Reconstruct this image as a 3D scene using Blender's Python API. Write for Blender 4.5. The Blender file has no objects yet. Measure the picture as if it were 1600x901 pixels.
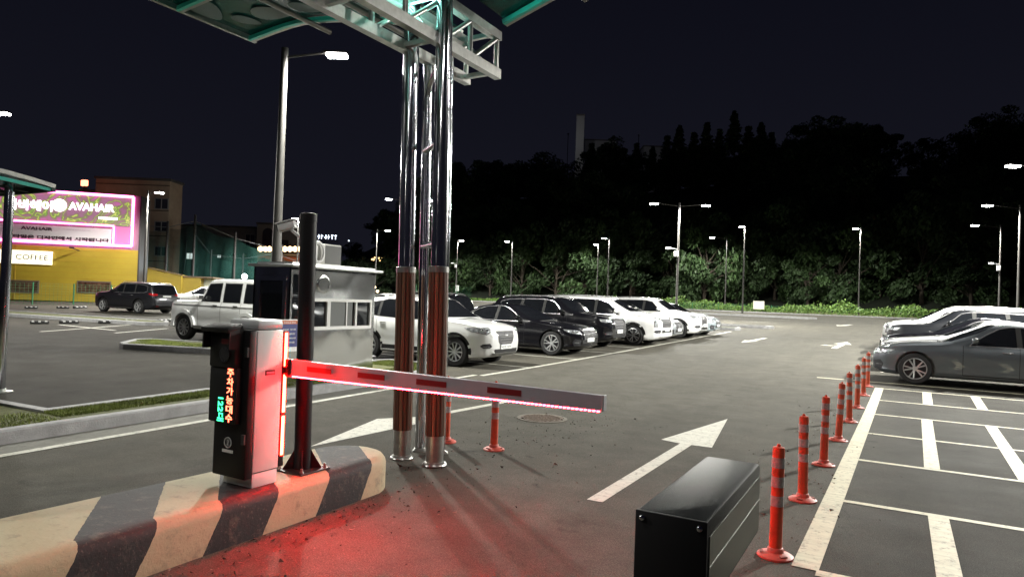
import bpy, bmesh, math, random
import numpy as np
from mathutils import Vector, Matrix
from mathutils.bvhtree import BVHTree
R = math.radians
C = bpy.context.scene.collection
S = bpy.context.scene
rnd = random.Random(7)

# ------------------------------------------------------------------ camera
FPX, CAMH = 1067.0, 1.69
YAW, PITCH, ROLL = 29.3, .84, 2.12
def _basis():
    a, p, r = R(YAW), R(PITCH), R(ROLL)
    f = Vector((-math.sin(a)*math.cos(p), math.cos(a)*math.cos(p), math.sin(p)))
    rt = Vector((math.cos(a), math.sin(a), 0)); up = rt.cross(f)
    return f, rt*math.cos(r)+up*math.sin(r), up*math.cos(r)-rt*math.sin(r)
CF, CR, CU = _basis()
cam = bpy.data.objects.new('camera', bpy.data.cameras.new('camera')); C.objects.link(cam)
m3 = Matrix((CR, CU, -CF)).transposed()
cam.matrix_world = Matrix.Translation((0, 0, CAMH)) @ m3.to_4x4()
cam.data.sensor_width = 36; cam.data.lens = FPX/1600*36
cam.data.clip_start = .05; cam.data.clip_end = 3000
S.camera = cam
# ------------------------------------------------------------------ world (night sky) and exposure
w = bpy.data.worlds.new('World'); S.world = w; w.use_nodes = True
nt = w.node_tree; bg = nt.nodes['Background']
tc = nt.nodes.new('ShaderNodeTexCoord'); sx = nt.nodes.new('ShaderNodeSeparateXYZ'); cr = nt.nodes.new('ShaderNodeValToRGB')
nt.links.new(tc.outputs['Generated'], sx.inputs[0]); nt.links.new(sx.outputs['Z'], cr.inputs[0]); nt.links.new(cr.outputs[0], bg.inputs[0])
cr.color_ramp.elements[0].color = (.0066, .0068, .0112, 1); cr.color_ramp.elements[0].position = 0
cr.color_ramp.elements[1].color = (.0022, .0024, .0054, 1); cr.color_ramp.elements[1].position = .55
bg.inputs[1].default_value = 1.15
S.view_settings.view_transform = 'Standard'; S.view_settings.look = 'None'
S.view_settings.exposure = .14; S.view_settings.gamma = 1
LAMP_W = 9.0          # overall multiplier for the lot's lamps

def zg(y):
    t = y-12
    if t <= 0: return 0.0
    return .018*(t*t/(t+6)) if t < 90 else .018*(90*90/96.)
def ray(px, py): return CF + CR*((px-800)/FPX) - CU*((py-450.5)/FPX)
def W(px, py, d): return Vector((0, 0, CAMH)) + ray(px, py)*d
def P(px, py, h=0.0):
    z = 0.0; d = ray(px, py)
    for _ in range(60):
        t = (z+h-CAMH)/d.z; p = d*t
        z = .5*z+.5*zg(max(-50, min(130, p.y)))
    return (p.x, p.y)
def proj(p):
    d = Vector(p)-Vector((0, 0, CAMH)); z = d.dot(CF)
    return 800+FPX*d.dot(CR)/z, 450.5-FPX*d.dot(CU)/z

# ------------------------------------------------------------------ materials
MATS = {}
def mat(name, col=(.5, .5, .5), rough=.5, metal=0, var=0, vscale=8, bump=0, bscale=40, emit=None, es=1, coat=0, alpha=1, spec=.5, trans=0):
    if name in MATS: return MATS[name]
    m = bpy.data.materials.new(name); m.use_nodes = True; MATS[name] = m
    n, l = m.node_tree.nodes, m.node_tree.links; b = n['Principled BSDF']
    b.inputs['Base Color'].default_value = (*col, 1); b.inputs['Roughness'].default_value = rough
    b.inputs['Metallic'].default_value = metal; b.inputs['Coat Weight'].default_value = coat; b.inputs['Coat Roughness'].default_value = .03
    b.inputs['Specular IOR Level'].default_value = spec; b.inputs['Alpha'].default_value = alpha
    b.inputs['Transmission Weight'].default_value = trans
    if emit: b.inputs['Emission Color'].default_value = (*emit, 1); b.inputs['Emission Strength'].default_value = es
    if var or bump:
        t = n.new('ShaderNodeTexCoord')
    if var:
        x = n.new('ShaderNodeTexNoise'); x.inputs['Scale'].default_value = vscale; x.inputs['Detail'].default_value = 6; x.inputs['Roughness'].default_value = .65
        l.new(t.outputs['Object'], x.inputs[0])
        mr = n.new('ShaderNodeMapRange'); mr.inputs[1].default_value = .3; mr.inputs[2].default_value = .7
        mr.inputs[3].default_value = 1-var; mr.inputs[4].default_value = 1+var; l.new(x.outputs[0], mr.inputs[0])
        mx = n.new('ShaderNodeVectorMath'); mx.operation = 'SCALE'; mx.inputs[0].default_value = col
        l.new(mr.outputs[0], mx.inputs['Scale']); l.new(mx.outputs[0], b.inputs['Base Color'])
    if bump:
        x = n.new('ShaderNodeTexNoise'); x.inputs['Scale'].default_value = bscale; x.inputs['Detail'].default_value = 5
        l.new(t.outputs['Object'], x.inputs[0])
        bp = n.new('ShaderNodeBump'); bp.inputs['Strength'].default_value = bump; bp.inputs['Distance'].default_value = .02
        l.new(x.outputs[0], bp.inputs['Height']); l.new(bp.outputs[0], b.inputs['Normal'])
    return m
def waves(m, sc, dist):       # large soft dents of thin sheet metal
    n, l = m.node_tree.nodes, m.node_tree.links; t = n.new('ShaderNodeTexCoord'); x = n.new('ShaderNodeTexNoise'); x.inputs['Scale'].default_value = sc; x.inputs['Detail'].default_value = .5
    l.new(t.outputs['Object'], x.inputs[0]); b = n.new('ShaderNodeBump'); b.inputs['Strength'].default_value = 1; b.inputs['Distance'].default_value = dist; l.new(x.outputs[0], b.inputs['Height']); l.new(b.outputs[0], n['Principled BSDF'].inputs['Normal'])
def node(m, t): return m.node_tree.nodes.new(t)

def asphalt():
    m = mat('asphalt', (.05, .05, .05), .85, spec=.18); n, l = m.node_tree.nodes, m.node_tree.links; b = n['Principled BSDF']
    t = n.new('ShaderNodeTexCoord')
    def noise(sc, det=5, r=.6, src=None):
        x = n.new('ShaderNodeTexNoise'); x.inputs['Scale'].default_value = sc; x.inputs['Detail'].default_value = det; x.inputs['Roughness'].default_value = r
        l.new(src or t.outputs['Object'], x.inputs[0]); return x.outputs[0]
    def mul(a, bb):
        x = n.new('ShaderNodeMath'); x.operation = 'MULTIPLY'
        for i, v in enumerate((a, bb)):
            if isinstance(v, (int, float)): x.inputs[i].default_value = v
            else: l.new(v, x.inputs[i])
        return x.outputs[0]
    def rng(a, f0, f1, t0, t1):
        x = n.new('ShaderNodeMapRange'); l.new(a, x.inputs[0])
        for i, v in enumerate((f0, f1, t0, t1)): x.inputs[i+1].default_value = v
        return x.outputs[0]
    mp = n.new('ShaderNodeMapping'); mp.inputs['Scale'].default_value = (1.6, .18, 1); l.new(t.outputs['Object'], mp.inputs[0])
    big = rng(noise(.22, 4), .3, .7, .86, 1.14)
    streak = rng(noise(.9, 4, .6, mp.outputs[0]), .3, .7, .90, 1.10)
    mid = rng(noise(2.2, 7, .7), .3, .75, .78, 1.25)
    fine = rng(noise(110, 4, .8), .3, .7, .45, 1.65)
    vor = n.new('ShaderNodeTexVoronoi'); vor.inputs['Scale'].default_value = 95; l.new(t.outputs['Object'], vor.inputs[0])
    agg = rng(vor.outputs['Distance'], .15, .6, 1.25, .8)
    stain = rng(noise(.75, 5, .72), .62, .72, 1, .66)
    sp = n.new('ShaderNodeSeparateXYZ'); l.new(t.outputs['Object'], sp.inputs[0])
    dark_r = rng(sp.outputs['X'], -.7, .1, 1, .46)        # darker asphalt in the right bays
    inx = mul(rng(sp.outputs['X'], -9.3, -9.1, 1, 0), rng(sp.outputs['Y'], 13, 22, 1, 0))
    fresh_l = rng(inx, 0, 1, 1, .36)                        # newer, darker asphalt in the entry lane on the left
    # hairline cracks where the surface is tired
    dn = n.new('ShaderNodeTexNoise'); dn.inputs['Scale'].default_value = 1.7; dn.inputs['Detail'].default_value = 5; l.new(t.outputs['Object'], dn.inputs[0])
    va = n.new('ShaderNodeVectorMath'); va.operation = 'MULTIPLY_ADD'; l.new(dn.outputs['Color'], va.inputs[0]); va.inputs[1].default_value = (.9, .9, .9); l.new(t.outputs['Object'], va.inputs[2])
    ck = n.new('ShaderNodeTexVoronoi'); ck.feature = 'DISTANCE_TO_EDGE'; ck.inputs['Scale'].default_value = .33; l.new(va.outputs[0], ck.inputs[0])
    line = rng(ck.outputs['Distance'], 0, .0028, 1, 0); msk = rng(noise(.28, 3), .5, .58, 0, .75); crack = rng(mul(line, msk), 0, 1, 1, .35)
    drips = rng(noise(3.1, 2, .4), .70, .76, 1, .62)
    stain = mul(mul(stain, crack), drips)
    v = mul(mul(mul(mul(big, streak), mul(mid, fine)), mul(agg, stain)), mul(dark_r, fresh_l))
    mx = n.new('ShaderNodeVectorMath'); mx.operation = 'SCALE'; mx.inputs[0].default_value = (.070, .0655, .0535)
    l.new(v, mx.inputs['Scale']); l.new(mx.outputs[0], b.inputs['Base Color'])
    rr = rng(noise(1.3, 4), .3, .7, .84, .95); l.new(rr, b.inputs['Roughness'])
    bp = n.new('ShaderNodeBump'); bp.inputs['Strength'].default_value = .5; bp.inputs['Distance'].default_value = .012
    l.new(noise(120, 4), bp.inputs['Height']); l.new(bp.outputs[0], b.inputs['Normal'])
    return m
def paint_mat(name, col, wear=.5):
    m = mat(name, col, .7); n, l = m.node_tree.nodes, m.node_tree.links; b = n['Principled BSDF']
    t = n.new('ShaderNodeTexCoord')
    x = n.new('ShaderNodeTexNoise'); x.inputs['Scale'].default_value = 14; x.inputs['Detail'].default_value = 9; x.inputs['Roughness'].default_value = .78
    l.new(t.outputs['Object'], x.inputs[0])
    r = n.new('ShaderNodeMapRange'); l.new(x.outputs[0], r.inputs[0]); r.inputs[1].default_value = .27+.13*wear; r.inputs[2].default_value = .44+.13*wear
    mp = n.new('ShaderNodeMapping'); mp.inputs['Scale'].default_value = (1, 26, 1); l.new(t.outputs['Object'], mp.inputs[0])
    y = n.new('ShaderNodeTexNoise'); y.inputs['Scale'].default_value = 1.2; y.inputs['Detail'].default_value = 4; l.new(mp.outputs[0], y.inputs[0])
    r2 = n.new('ShaderNodeMapRange'); l.new(y.outputs[0], r2.inputs[0]); r2.inputs[1].default_value = .3; r2.inputs[2].default_value = .7; r2.inputs[3].default_value = .82; r2.inputs[4].default_value = 1.1
    s = n.new('ShaderNodeVectorMath'); s.operation = 'SCALE'; s.inputs[0].default_value = col; l.new(r2.outputs[0], s.inputs['Scale'])
    mx = n.new('ShaderNodeMix'); mx.data_type = 'RGBA'; mx.inputs['A'].default_value = (.09, .085, .075, 1)
    l.new(r.outputs[0], mx.inputs['Factor']); l.new(s.outputs[0], mx.inputs['B']); l.new(mx.outputs['Result'], b.inputs['Base Color'])
    return m

M_ASPH = asphalt()
M_LINE = paint_mat('worn_white_paint', (.50, .49, .43), .35)
M_CREAM = paint_mat('cream_road_paint', (.52, .49, .36), .3)
M_CONC = mat('kerb_concrete', (.28, .28, .285), .85, var=.22, vscale=5, bump=.35, bscale=60)
M_GUTTER = mat('gutter_concrete', (.17, .168, .15), .9, var=.25, vscale=3, bump=.3, bscale=70)
M_SOIL = mat('grass_soil', (.075, .082, .025), .95, var=.5, vscale=9, bump=.6, bscale=50)
M_GRASS = mat('grass_blade', (.13, .16, .035), .7, var=.4, vscale=3)
M_CHROME = mat('polished_steel', (.62, .63, .67), .13, 1)
M_STEEL = mat('stainless_steel', (.72, .73, .72), .13, 1)
waves(M_STEEL, 1.5, .032)
M_TRUSS = mat('brushed_steel_tube', (.44, .44, .42), .30, .88, var=.15, vscale=14)
M_BLACK = mat('black_powder_coat', (.007, .0065, .008), .5, spec=.22)
M_BLACKR = mat('black_rubber', (.018, .018, .018), .75, var=.25, vscale=20)
M_DARKPL = mat('black_plastic', (.010, .010, .011), .5, spec=.25)
M_CAB = mat('white_cabinet_paint', (.62, .61, .60), .42, var=.05, vscale=3)
M_GALV = mat('galvanised_pole', (.30, .30, .29), .42, .75, var=.15, vscale=4)
M_POLE = mat('grey_painted_pole', (.05, .048, .045), .5, 0, var=.15, vscale=3)
M_LENS = mat('lamp_lens', (1, 1, 1), .4, emit=(1, .98, .95), es=60)
M_GLASS = mat('tinted_glass', (.008, .009, .011), .04, spec=.8, coat=.4)
M_TYRE = mat('tyre_rubber', (.017, .017, .018), .8)
M_RIM = mat('alloy_rim', (.50, .51, .52), .33, .55)
M_RIMD = mat('dark_rim', (.04, .04, .045), .35, .6)
M_TRIM = mat('chrome_trim', (.62, .62, .64), .22, .75)
M_SEAM = mat('panel_gap', (.006, .006, .006), .8)
M_LAMPG = mat('headlamp_glass', (.42, .44, .46), .12, .45, var=.85, vscale=22, bump=.9, bscale=26, coat=1)
M_TAIL = mat('red_tail_lamp', (.35, .01, .012), .15, coat=1, var=.5, vscale=14)
M_PLATE = mat('licence_plate', (.66, .68, .68), .45)
M_INK = mat('dark_ink', (.02, .02, .025), .6)
M_WHITE = mat('white_plastic', (.72, .72, .72), .4)
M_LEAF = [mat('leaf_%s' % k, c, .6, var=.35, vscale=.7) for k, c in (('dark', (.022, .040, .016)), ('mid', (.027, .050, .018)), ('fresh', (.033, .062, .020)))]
M_BARK = mat('bark', (.06, .048, .036), .9, var=.3)
for mm in M_LEAF + [M_GRASS]:   # leaves let a little light through
    mm.node_tree.nodes['Principled BSDF'].inputs['Specular IOR Level'].default_value = .25

# ------------------------------------------------------------------ object helpers
def link(name, data, parent=None, loc=(0, 0, 0), rotz=0):
    o = bpy.data.objects.new(name, data); C.objects.link(o); o.location = loc; o.rotation_euler = (0, 0, rotz)
    if parent: o.parent = parent
    return o
def thing(name, label, cat, loc=(0, 0, 0), rotz=0, group=None):
    o = link(name, None, None, loc, rotz); o.empty_display_size = .2; o['label'] = label; o['category'] = cat
    if group: o['group'] = group
    return o
def tag(o, label, cat, group=None):
    o['label'] = label; o['category'] = cat
    if group: o['group'] = group
    return o
def struct(o): o['kind'] = 'structure'; return o
def copy_tree(o, parent=None):
    c = o.copy(); C.objects.link(c); c.parent = parent
    for ch in list(o.children): copy_tree(ch, c)
    return c

class MB:
    def __init__(s): s.v = []; s.f = []; s.m = []
    def add(s, vs, fs, mi=0):
        o = len(s.v); s.v += [tuple(x) for x in vs]; s.f += [tuple(i+o for i in f) for f in fs]; s.m += [mi]*len(fs); return s
    def box(s, c, d, rz=0, mi=0, bev=0, mtx=None):
        if bev:
            bm = bmesh.new(); bmesh.ops.create_cube(bm, size=1, matrix=Matrix.Diagonal((*d, 1)))
            bmesh.ops.bevel(bm, geom=bm.edges[:]+bm.verts[:], offset=bev, segments=2, profile=.5, affect='EDGES')
            vs = [v.co.copy() for v in bm.verts]; fs = [[v.index for v in f.verts] for f in bm.faces]; bm.free()
        else:
            x, y, z = (k/2 for k in d)
            vs = [Vector((a*x, b*y, e*z)) for a in (-1, 1) for b in (-1, 1) for e in (-1, 1)]
            fs = [(0, 1, 3, 2), (4, 6, 7, 5), (0, 4, 5, 1), (2, 3, 7, 6), (0, 2, 6, 4), (1, 5, 7, 3)]
        q = Matrix.Rotation(rz, 3, 'Z') if mtx is None else mtx
        return s.add([q @ v + Vector(c) for v in vs], fs, mi)
    def cyl(s, p0, p1, r0, r1=None, n=16, mi=0, caps=True):
        r1 = r0 if r1 is None else r1
        p0, p1 = Vector(p0), Vector(p1); d = (p1-p0).normalized()
        a = d.orthogonal().normalized(); b = d.cross(a)
        vs = []
        for p, r in ((p0, r0), (p1, r1)):
            for k in range(n):
                t = 2*math.pi*k/n; vs.append(p + a*(r*math.cos(t)) + b*(r*math.sin(t)))
        fs = [(k, (k+1) % n, n+(k+1) % n, n+k) for k in range(n)]
        if caps: fs += [tuple(range(n))[::-1], tuple(range(n, 2*n))]
        return s.add(vs, fs, mi)
    def tube(s, pts, r, n=8, mi=0):
        pts = [Vector(p) for p in pts]
        for i in range(len(pts)-1): s.cyl(pts[i], pts[i+1], r if not isinstance(r, list) else r[i], r if not isinstance(r, list) else r[i+1], n, mi)
        return s
    def bar(s, p0, p1, wd, ht, mi=0):     # rectangular bar
        p0, p1 = Vector(p0), Vector(p1); d = (p1-p0).normalized()
        a = d.cross(Vector((0, 0, 1)));
        a = a.normalized() if a.length > 1e-4 else Vector((1, 0, 0)); b = a.cross(d)
        vs = [p + a*(i*wd/2) + b*(j*ht/2) for p in (p0, p1) for i, j in ((-1, -1), (1, -1), (1, 1), (-1, 1))]
        return s.add(vs, [(3, 2, 1, 0), (4, 5, 6, 7), (0, 1, 5, 4), (1, 2, 6, 5), (2, 3, 7, 6), (3, 0, 4, 7)], mi)
    def lathe(s, prof, n=24, c=(0, 0, 0), mi=0, axis='Z', sgn=1, caps=True):
        vs = []
        for r, z in prof:
            for k in range(n):
                t = 2*math.pi*k/n; x, y = r*math.cos(t), r*math.sin(t)
                v = Vector((x, y, z)) if axis == 'Z' else (Vector((x, sgn*z, y)) if axis == 'Y' else Vector((sgn*z, x, y)))
                vs.append(v+Vector(c))
        fs = []
        for i in range(len(prof)-1):
            for k in range(n):
                q = (i*n+k, i*n+(k+1) % n, (i+1)*n+(k+1) % n, (i+1)*n+k)
                fs.append(q)
        if caps: fs += [tuple(range(n))[::-1], tuple(range((len(prof)-1)*n, len(prof)*n))]
        return s.add(vs, fs, mi)
    def prism(s, poly, z0, z1, mi=0, side_mi=None):
        n = len(poly); vs = [(x, y, z0) for x, y in poly]+[(x, y, z1) for x, y in poly]
        s.add(vs, [tuple(range(n))[::-1], tuple(range(n, 2*n))], mi)
        s.add(vs, [(k, (k+1) % n, n+(k+1) % n, n+k) for k in range(n)], mi if side_mi is None else side_mi)
        return s
    def data(s, name, mats, smooth=None):
        me = bpy.data.meshes.new(name); me.from_pydata(s.v, [], s.f)
        if not isinstance(mats, (list, tuple)): mats = [mats]
        for m in mats: me.materials.append(m)
        me.polygons.foreach_set('material_index', s.m)
        bm = bmesh.new(); bm.from_mesh(me); bmesh.ops.recalc_face_normals(bm, faces=bm.faces); bm.to_mesh(me); bm.free()
        if smooth:
            me.polygons.foreach_set('use_smooth', [True]*len(me.polygons)); me.set_sharp_from_angle(angle=R(smooth))
        me.update(); return me
    def build(s, name, mats, parent=None, smooth=None, loc=(0, 0, 0), rotz=0):
        return link(name, s.data(name, mats, smooth), parent, loc, rotz)

def text_mesh(body, size, depth=.002, offset=0.0):
    cu = bpy.data.curves.new('text', 'FONT'); cu.body = body; cu.size = size; cu.extrude = depth; cu.align_x = 'CENTER'; cu.align_y = 'CENTER'; cu.offset = offset
    cu.resolution_u = 3
    ob = bpy.data.objects.new('text', cu); C.objects.link(ob)
    bpy.context.view_layer.update()
    me = bpy.data.meshes.new_from_object(ob.evaluated_get(bpy.context.evaluated_depsgraph_get()))
    bpy.data.objects.remove(ob); return me
def text(name, body, size, m, parent, mtx, depth=.002, offset=0.0, fit=None):
    me = text_mesh(body, size, depth, offset)
    if fit and len(me.vertices):
        xs = [v.co.x for v in me.vertices]; ys = [v.co.y for v in me.vertices]
        sx, sy = fit[0]/(max(xs)-min(xs)), fit[1]/(max(ys)-min(ys))
        cx, cy = (max(xs)+min(xs))/2, (max(ys)+min(ys))/2
        for v in me.vertices: v.co.x = (v.co.x-cx)*sx; v.co.y = (v.co.y-cy)*sy
    me.transform(mtx); me.materials.clear(); me.materials.append(m)
    return link(name, me, parent)
def frame_mtx(o, right, up):         # text plane: local x -> right, local y -> up
    right, up = Vector(right).normalized(), Vector(up).normalized(); nrm = right.cross(up)
    return Matrix.Translation(o) @ Matrix((right, up, nrm)).transposed().to_4x4()
# ================================================================== GROUND
def build_ground():
    xs = sorted(set(list(range(-400, -100, 30))+list(range(-100, 100, 5))+list(range(100, 401, 30))))
    ys = sorted(set(list(range(-200, -20, 30))+[v/2 for v in range(-40, 240)]+list(range(120, 500, 20))))
    b = MB(); nx = len(xs)
    vs = [(x, y, zg(y)) for y in ys for x in xs]
    fs = [(j*nx+i, j*nx+i+1, (j+1)*nx+i+1, (j+1)*nx+i) for j in range(len(ys)-1) for i in range(nx-1)]
    b.add(vs, fs); struct(b.build('ground', M_ASPH, smooth=60))
build_ground()
def strip(b, p0, p1, wd, h=.004):       # painted line following the ground
    p0, p1 = Vector(p0), Vector(p1); L = (p1-p0).length; n = max(1, int(L/.5))
    d = (p1-p0).normalized(); a = Vector((-d.y, d.x))*wd/2
    vs = []
    for i in range(n+1):
        q = p0+(p1-p0)*(i/n)
        for s_ in (-1, 1):
            r = q+a*s_; vs.append((r.x, r.y, zg(r.y)+h))
    b.add(vs, [(2*i, 2*i+2, 2*i+3, 2*i+1) for i in range(n)])
def flat(b, poly, h=.004):
    b.add([(x, y, zg(y)+h) for x, y in poly], [tuple(range(len(poly)))])
# --- white lines
b = MB()
strip(b, (-7.15, -1.5), (-7.85, 10.2), .11); strip(b, (-7.85, 10.2), (-7.9, 12.6), .11)
strip(b, (-7.75, 12.6), (-7.55, 37.5), .12)
for k, y in enumerate((14.85, 17.7, 20.35, 23.0, 25.6, 28.2, 30.8, 33.4, 36.0)): strip(b, (-12.9, y), (-7.74, y), .11)
for k, y in enumerate((45, 52, 59, 66)): strip(b, (-13, y), (-7.4, y+.4), .12, )
struct(b.build('lane_line', M_LINE))
b = MB()          # arrow of the near lane (points away)
flat(b, [(-2.25, 5.45), (-2.11, 5.45), (-2.10, 8.32), (-2.24, 8.32)]); flat(b, [(-2.50, 8.40), (-2.24, 8.321), (-2.10, 8.321), (-1.86, 8.33), (-2.15, 10.6)])
struct(b.build('road_arrow', M_LINE))
b = MB()          # arrow of the other lane (points to us)
flat(b, [(-5.5, 5.45), (-5.42, 7.45), (-5.60, 7.66), (-5.74, 7.66), (-6.05, 7.2)]); flat(b, [(-5.60, 7.661), (-5.42, 10.0), (-5.54, 10.0), (-5.74, 7.661)])
struct(b.build('road_arrow', M_LINE))
def arrow(px, py, px2, py2, wd=.16, head=.42):
    b = MB(); a, c = Vector(P(px, py)), Vector(P(px2, py2)); d = (c-a).normalized(); s_ = Vector((-d.y, d.x)); m_ = a+(c-a)*.6
    flat(b, [a+s_*wd/2, a-s_*wd/2, m_-s_*wd/2, m_+s_*wd/2]); flat(b, [m_+s_*head/2, m_-s_*head/2, c], .0045); struct(b.build('road_arrow', M_LINE))
arrow(1196, 528, 1158, 535, .22, .6); arrow(1303, 544, 1324, 534, .22, .7); arrow(1318, 540, 1281, 539, .18, .6); arrow(1330, 507, 1308, 509, .3, .9)
# --- cream bay markings on the right
b = MB()
strip(b, (-.47, 4.88), (-.25, 16.95), .165)
for y0, xl in ((4.84, -.40), (6.80, -.36), (8.78, -.33), (10.77, -.30), (12.83, -.27), (14.8, -.24), (16.86, -.18)):
    strip(b, (xl, y0), (7, y0-.04 if y0 > 5 else y0), .085 if y0 > 5 else .11, .0045)
for x in (.33, 1.17, 2.2):
    if x < 2: strip(b, (x+.02, 5.0), (x+.03, 6.76), .15, .005)
    strip(b, (x+.07, 8.83), (x+.16, 12.79), .15, .005)
    strip(b, (x+.25, 14.85), (x+.30, 16.82), .16, .005)
strip(b, (-1.6, 18.1), (7, 18.0), .12)
struct(b.build('bay_marking', M_CREAM))
b = MB()
for y in (20.8, 23.5, 26.1, 28.8, 31.4, 34): strip(b, (-.3, y), (5.5, y), .11)
struct(b.build('bay_line', M_LINE))
# --- gutter
b = MB(); strip(b, (-7.42, -1.5), (-8.12, 10.2), .46, .003); strip(b, (-8.12, 10.2), (-8.2, 12.0), .30, .003); struct(b.build('gutter', M_GUTTER))
# --- kerbed islands
def island(poly, h=.15, name='kerb_island', kw=.14, soil=True):
    b = MB(); n = len(poly); pts = [Vector(p) for p in poly]
    area = sum(pts[i].x*pts[(i+1) % n].y-pts[(i+1) % n].x*pts[i].y for i in range(n))
    if area < 0: pts.reverse()
    inn = []
    for i in range(n):
        d0 = (pts[i]-pts[i-1]).normalized(); d1 = (pts[(i+1) % n]-pts[i]).normalized()
        nn = (Vector((-d0.y, d0.x))+Vector((-d1.y, d1.x))).normalized(); k = kw/max(.4, nn.dot(Vector((-d1.y, d1.x)))); inn.append(pts[i]+nn*k)
    vs = []
    for p, q in zip(pts, inn):
        z = zg(p.y); o = (q-p)*.12
        vs += [(p.x, p.y, z-.05), (p.x, p.y, z+h-.02), (p.x+o.x, p.y+o.y, z+h), (q.x, q.y, z+h), (q.x, q.y, z+h-.03)]
    fs = []
    for i in range(n):
        j = (i+1) % n
        for k in range(4): fs.append((5*i+k, 5*j+k, 5*j+k+1, 5*i+k+1))
    b.add(vs, fs, 0)
    if soil: b.add([(q.x, q.y, zg(q.y)+h-.028) for q in inn], [tuple(range(n))], 1)
    struct(b.build(name, [M_CONC, M_SOIL])); return inn
def dense(poly, step=1.0):
    out = []
    for i in range(len(poly)):
        a, c = Vector(poly[i]), Vector(poly[(i+1) % len(poly)]); k = max(1, int((c-a).length/step))
        out += [tuple(a+(c-a)*(j/k)) for j in range(k)]
    return out
main_isl = [(-7.62, -1.5), (-8.32, 10.2), (-8.36, 11.6), (-8.5, 12.3), (-8.85, 12.72), (-9.4, 12.85), (-10.4, 12.8), (-10.6, 12.5), (-10.6, 8.35), (-9.28, 8.3), (-8.98, 4.55), (-20, 4.0), (-20, -1.5)]
inn1 = island(dense(main_isl))
m2 = [(-17.9, 10.75), (-17.4, 10.55), (-15.4, 11.3), (-11.2, 12.2), (-11.2, 13.2), (-15.6, 13.15), (-18.8, 12.2), (-18.9, 11.8)]
inn2 = island(m2)
island([(-40, 15.2), (-26.4, 16.9), (-26.0, 17.6), (-27, 18.3), (-40, 17.2)], .15)
island([(-48, 27.2), (-33, 29.4), (-20, 31.2), (-20, 32.0), (-33, 30.3), (-48, 28.1)], .15, soil=False)
island([(-95, 20), (-40, 41), (-40, 42.5), (-95, 22)], .12)
far = [[(-12.5, 38.6), (-7.6, 38.6), (-7.4, 39.2), (-7.6, 39.9), (-12.5, 39.9)], [(-14, 42.4), (-6.7, 42.4), (-6.2, 43), (-6.7, 43.6), (-14, 43.6)],
       [(-22, 66.0), (-6.6, 64.5), (-5.9, 65.2), (-6.6, 66.2), (-22, 68)], [(-30, 58), (-14, 57), (-13.6, 58), (-14, 59), (-30, 60)]]
for q in far: island(dense(q, 2), .15, soil=(q[0][0] < -20 or q[0][1] < 41))
island([(-70, 79.0), (-20, 79.4), (30, 79.2), (30, 79.7), (-20, 79.9), (-70, 79.5)], .1, soil=False)
# grass blades on the near strips
def blades(name, regions, n, h=.045, wd=.006, label=''):
    b = MB(); vs = []; fs = []
    for k in range(n):
        (x0, y0), (x1, y1), wx = rnd.choice(regions); t = rnd.random(); x = x0+(x1-x0)*t+rnd.uniform(0, wx[0]); y = y0+(y1-y0)*t+rnd.uniform(0, wx[1])
        z = zg(y)+.118; a = rnd.uniform(0, 6.28); hh = h*rnd.uniform(.3, 1.15); dx, dy = math.cos(a)*wd, math.sin(a)*wd; lx, ly = rnd.gauss(0, .5)*hh, rnd.gauss(0, .5)*hh
        o = len(vs); vs += [(x-dx, y-dy, z), (x+dx, y+dy, z), (x+lx, y+ly, z+hh)]; fs.append((o, o+1, o+2))
    b.v, b.f, b.m = vs, fs, [0]*len(fs); me = bpy.data.meshes.new(name); me.from_pydata(vs, [], fs); me.materials.append(M_GRASS)
    o = link(name, me); tag(o, label, 'grass'); o['kind'] = 'stuff'
blades('grass', [((-8.85, 4.4), (-9.12, 8.2), (.46, 0)), ((-8.85, 4.4), (-9.12, 8.2), (.46, 0)), ((-8.7, -1), (-8.95, 4.3), (.8, 0)), ((-9.16, 8.4), (-9.16, 12.4), (.66, 0)), ((-15, 1), (-15, 4), (6, 0)), ((-10.3, 11.7), (-9, 11.7), (0, .9))], 42000, label='short yellowish green turf growing between the kerbs of the left islands')
blades('grass', [((-17.8, 11.0), (-15.4, 11.6), (0, .9)), ((-15.5, 11.8), (-11.4, 12.5), (0, .6)), ((-18.6, 11.6), (-17, 11.4), (0, .6))], 9000, .05, .008, 'short turf on the median in front of the boxy white off-roader')
# loose grit beside the barrier island
b = MB()
for k in range(1500):
    if k % 3: y = rnd.uniform(2.3, 9.6); x = -3.72+abs(rnd.gauss(0, .35)) if y < 5 else rnd.gauss(-3.9, .6)
    else: y = rnd.uniform(3.4, 14); x = rnd.gauss(-.85, .32)
    r = rnd.uniform(.003, .010)*(1 if rnd.random() < .93 else 1.8)
    vs = [(x+rnd.gauss(0, r), y+rnd.gauss(0, r), zg(y)+.002+abs(rnd.gauss(0, r))) for _ in range(4)]
    b.add(vs, [(0, 1, 2), (0, 2, 3), (0, 3, 1), (1, 3, 2)], k % 2)
o = b.build('grit', [mat('grit_dark', (.03, .026, .022), .9), mat('grit_pale', (.14, .12, .095), .9)]); tag(o, 'loose grit and crumbs of soil lying on the asphalt by the kerb and posts', 'grit'); o['kind'] = 'stuff'
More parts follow.
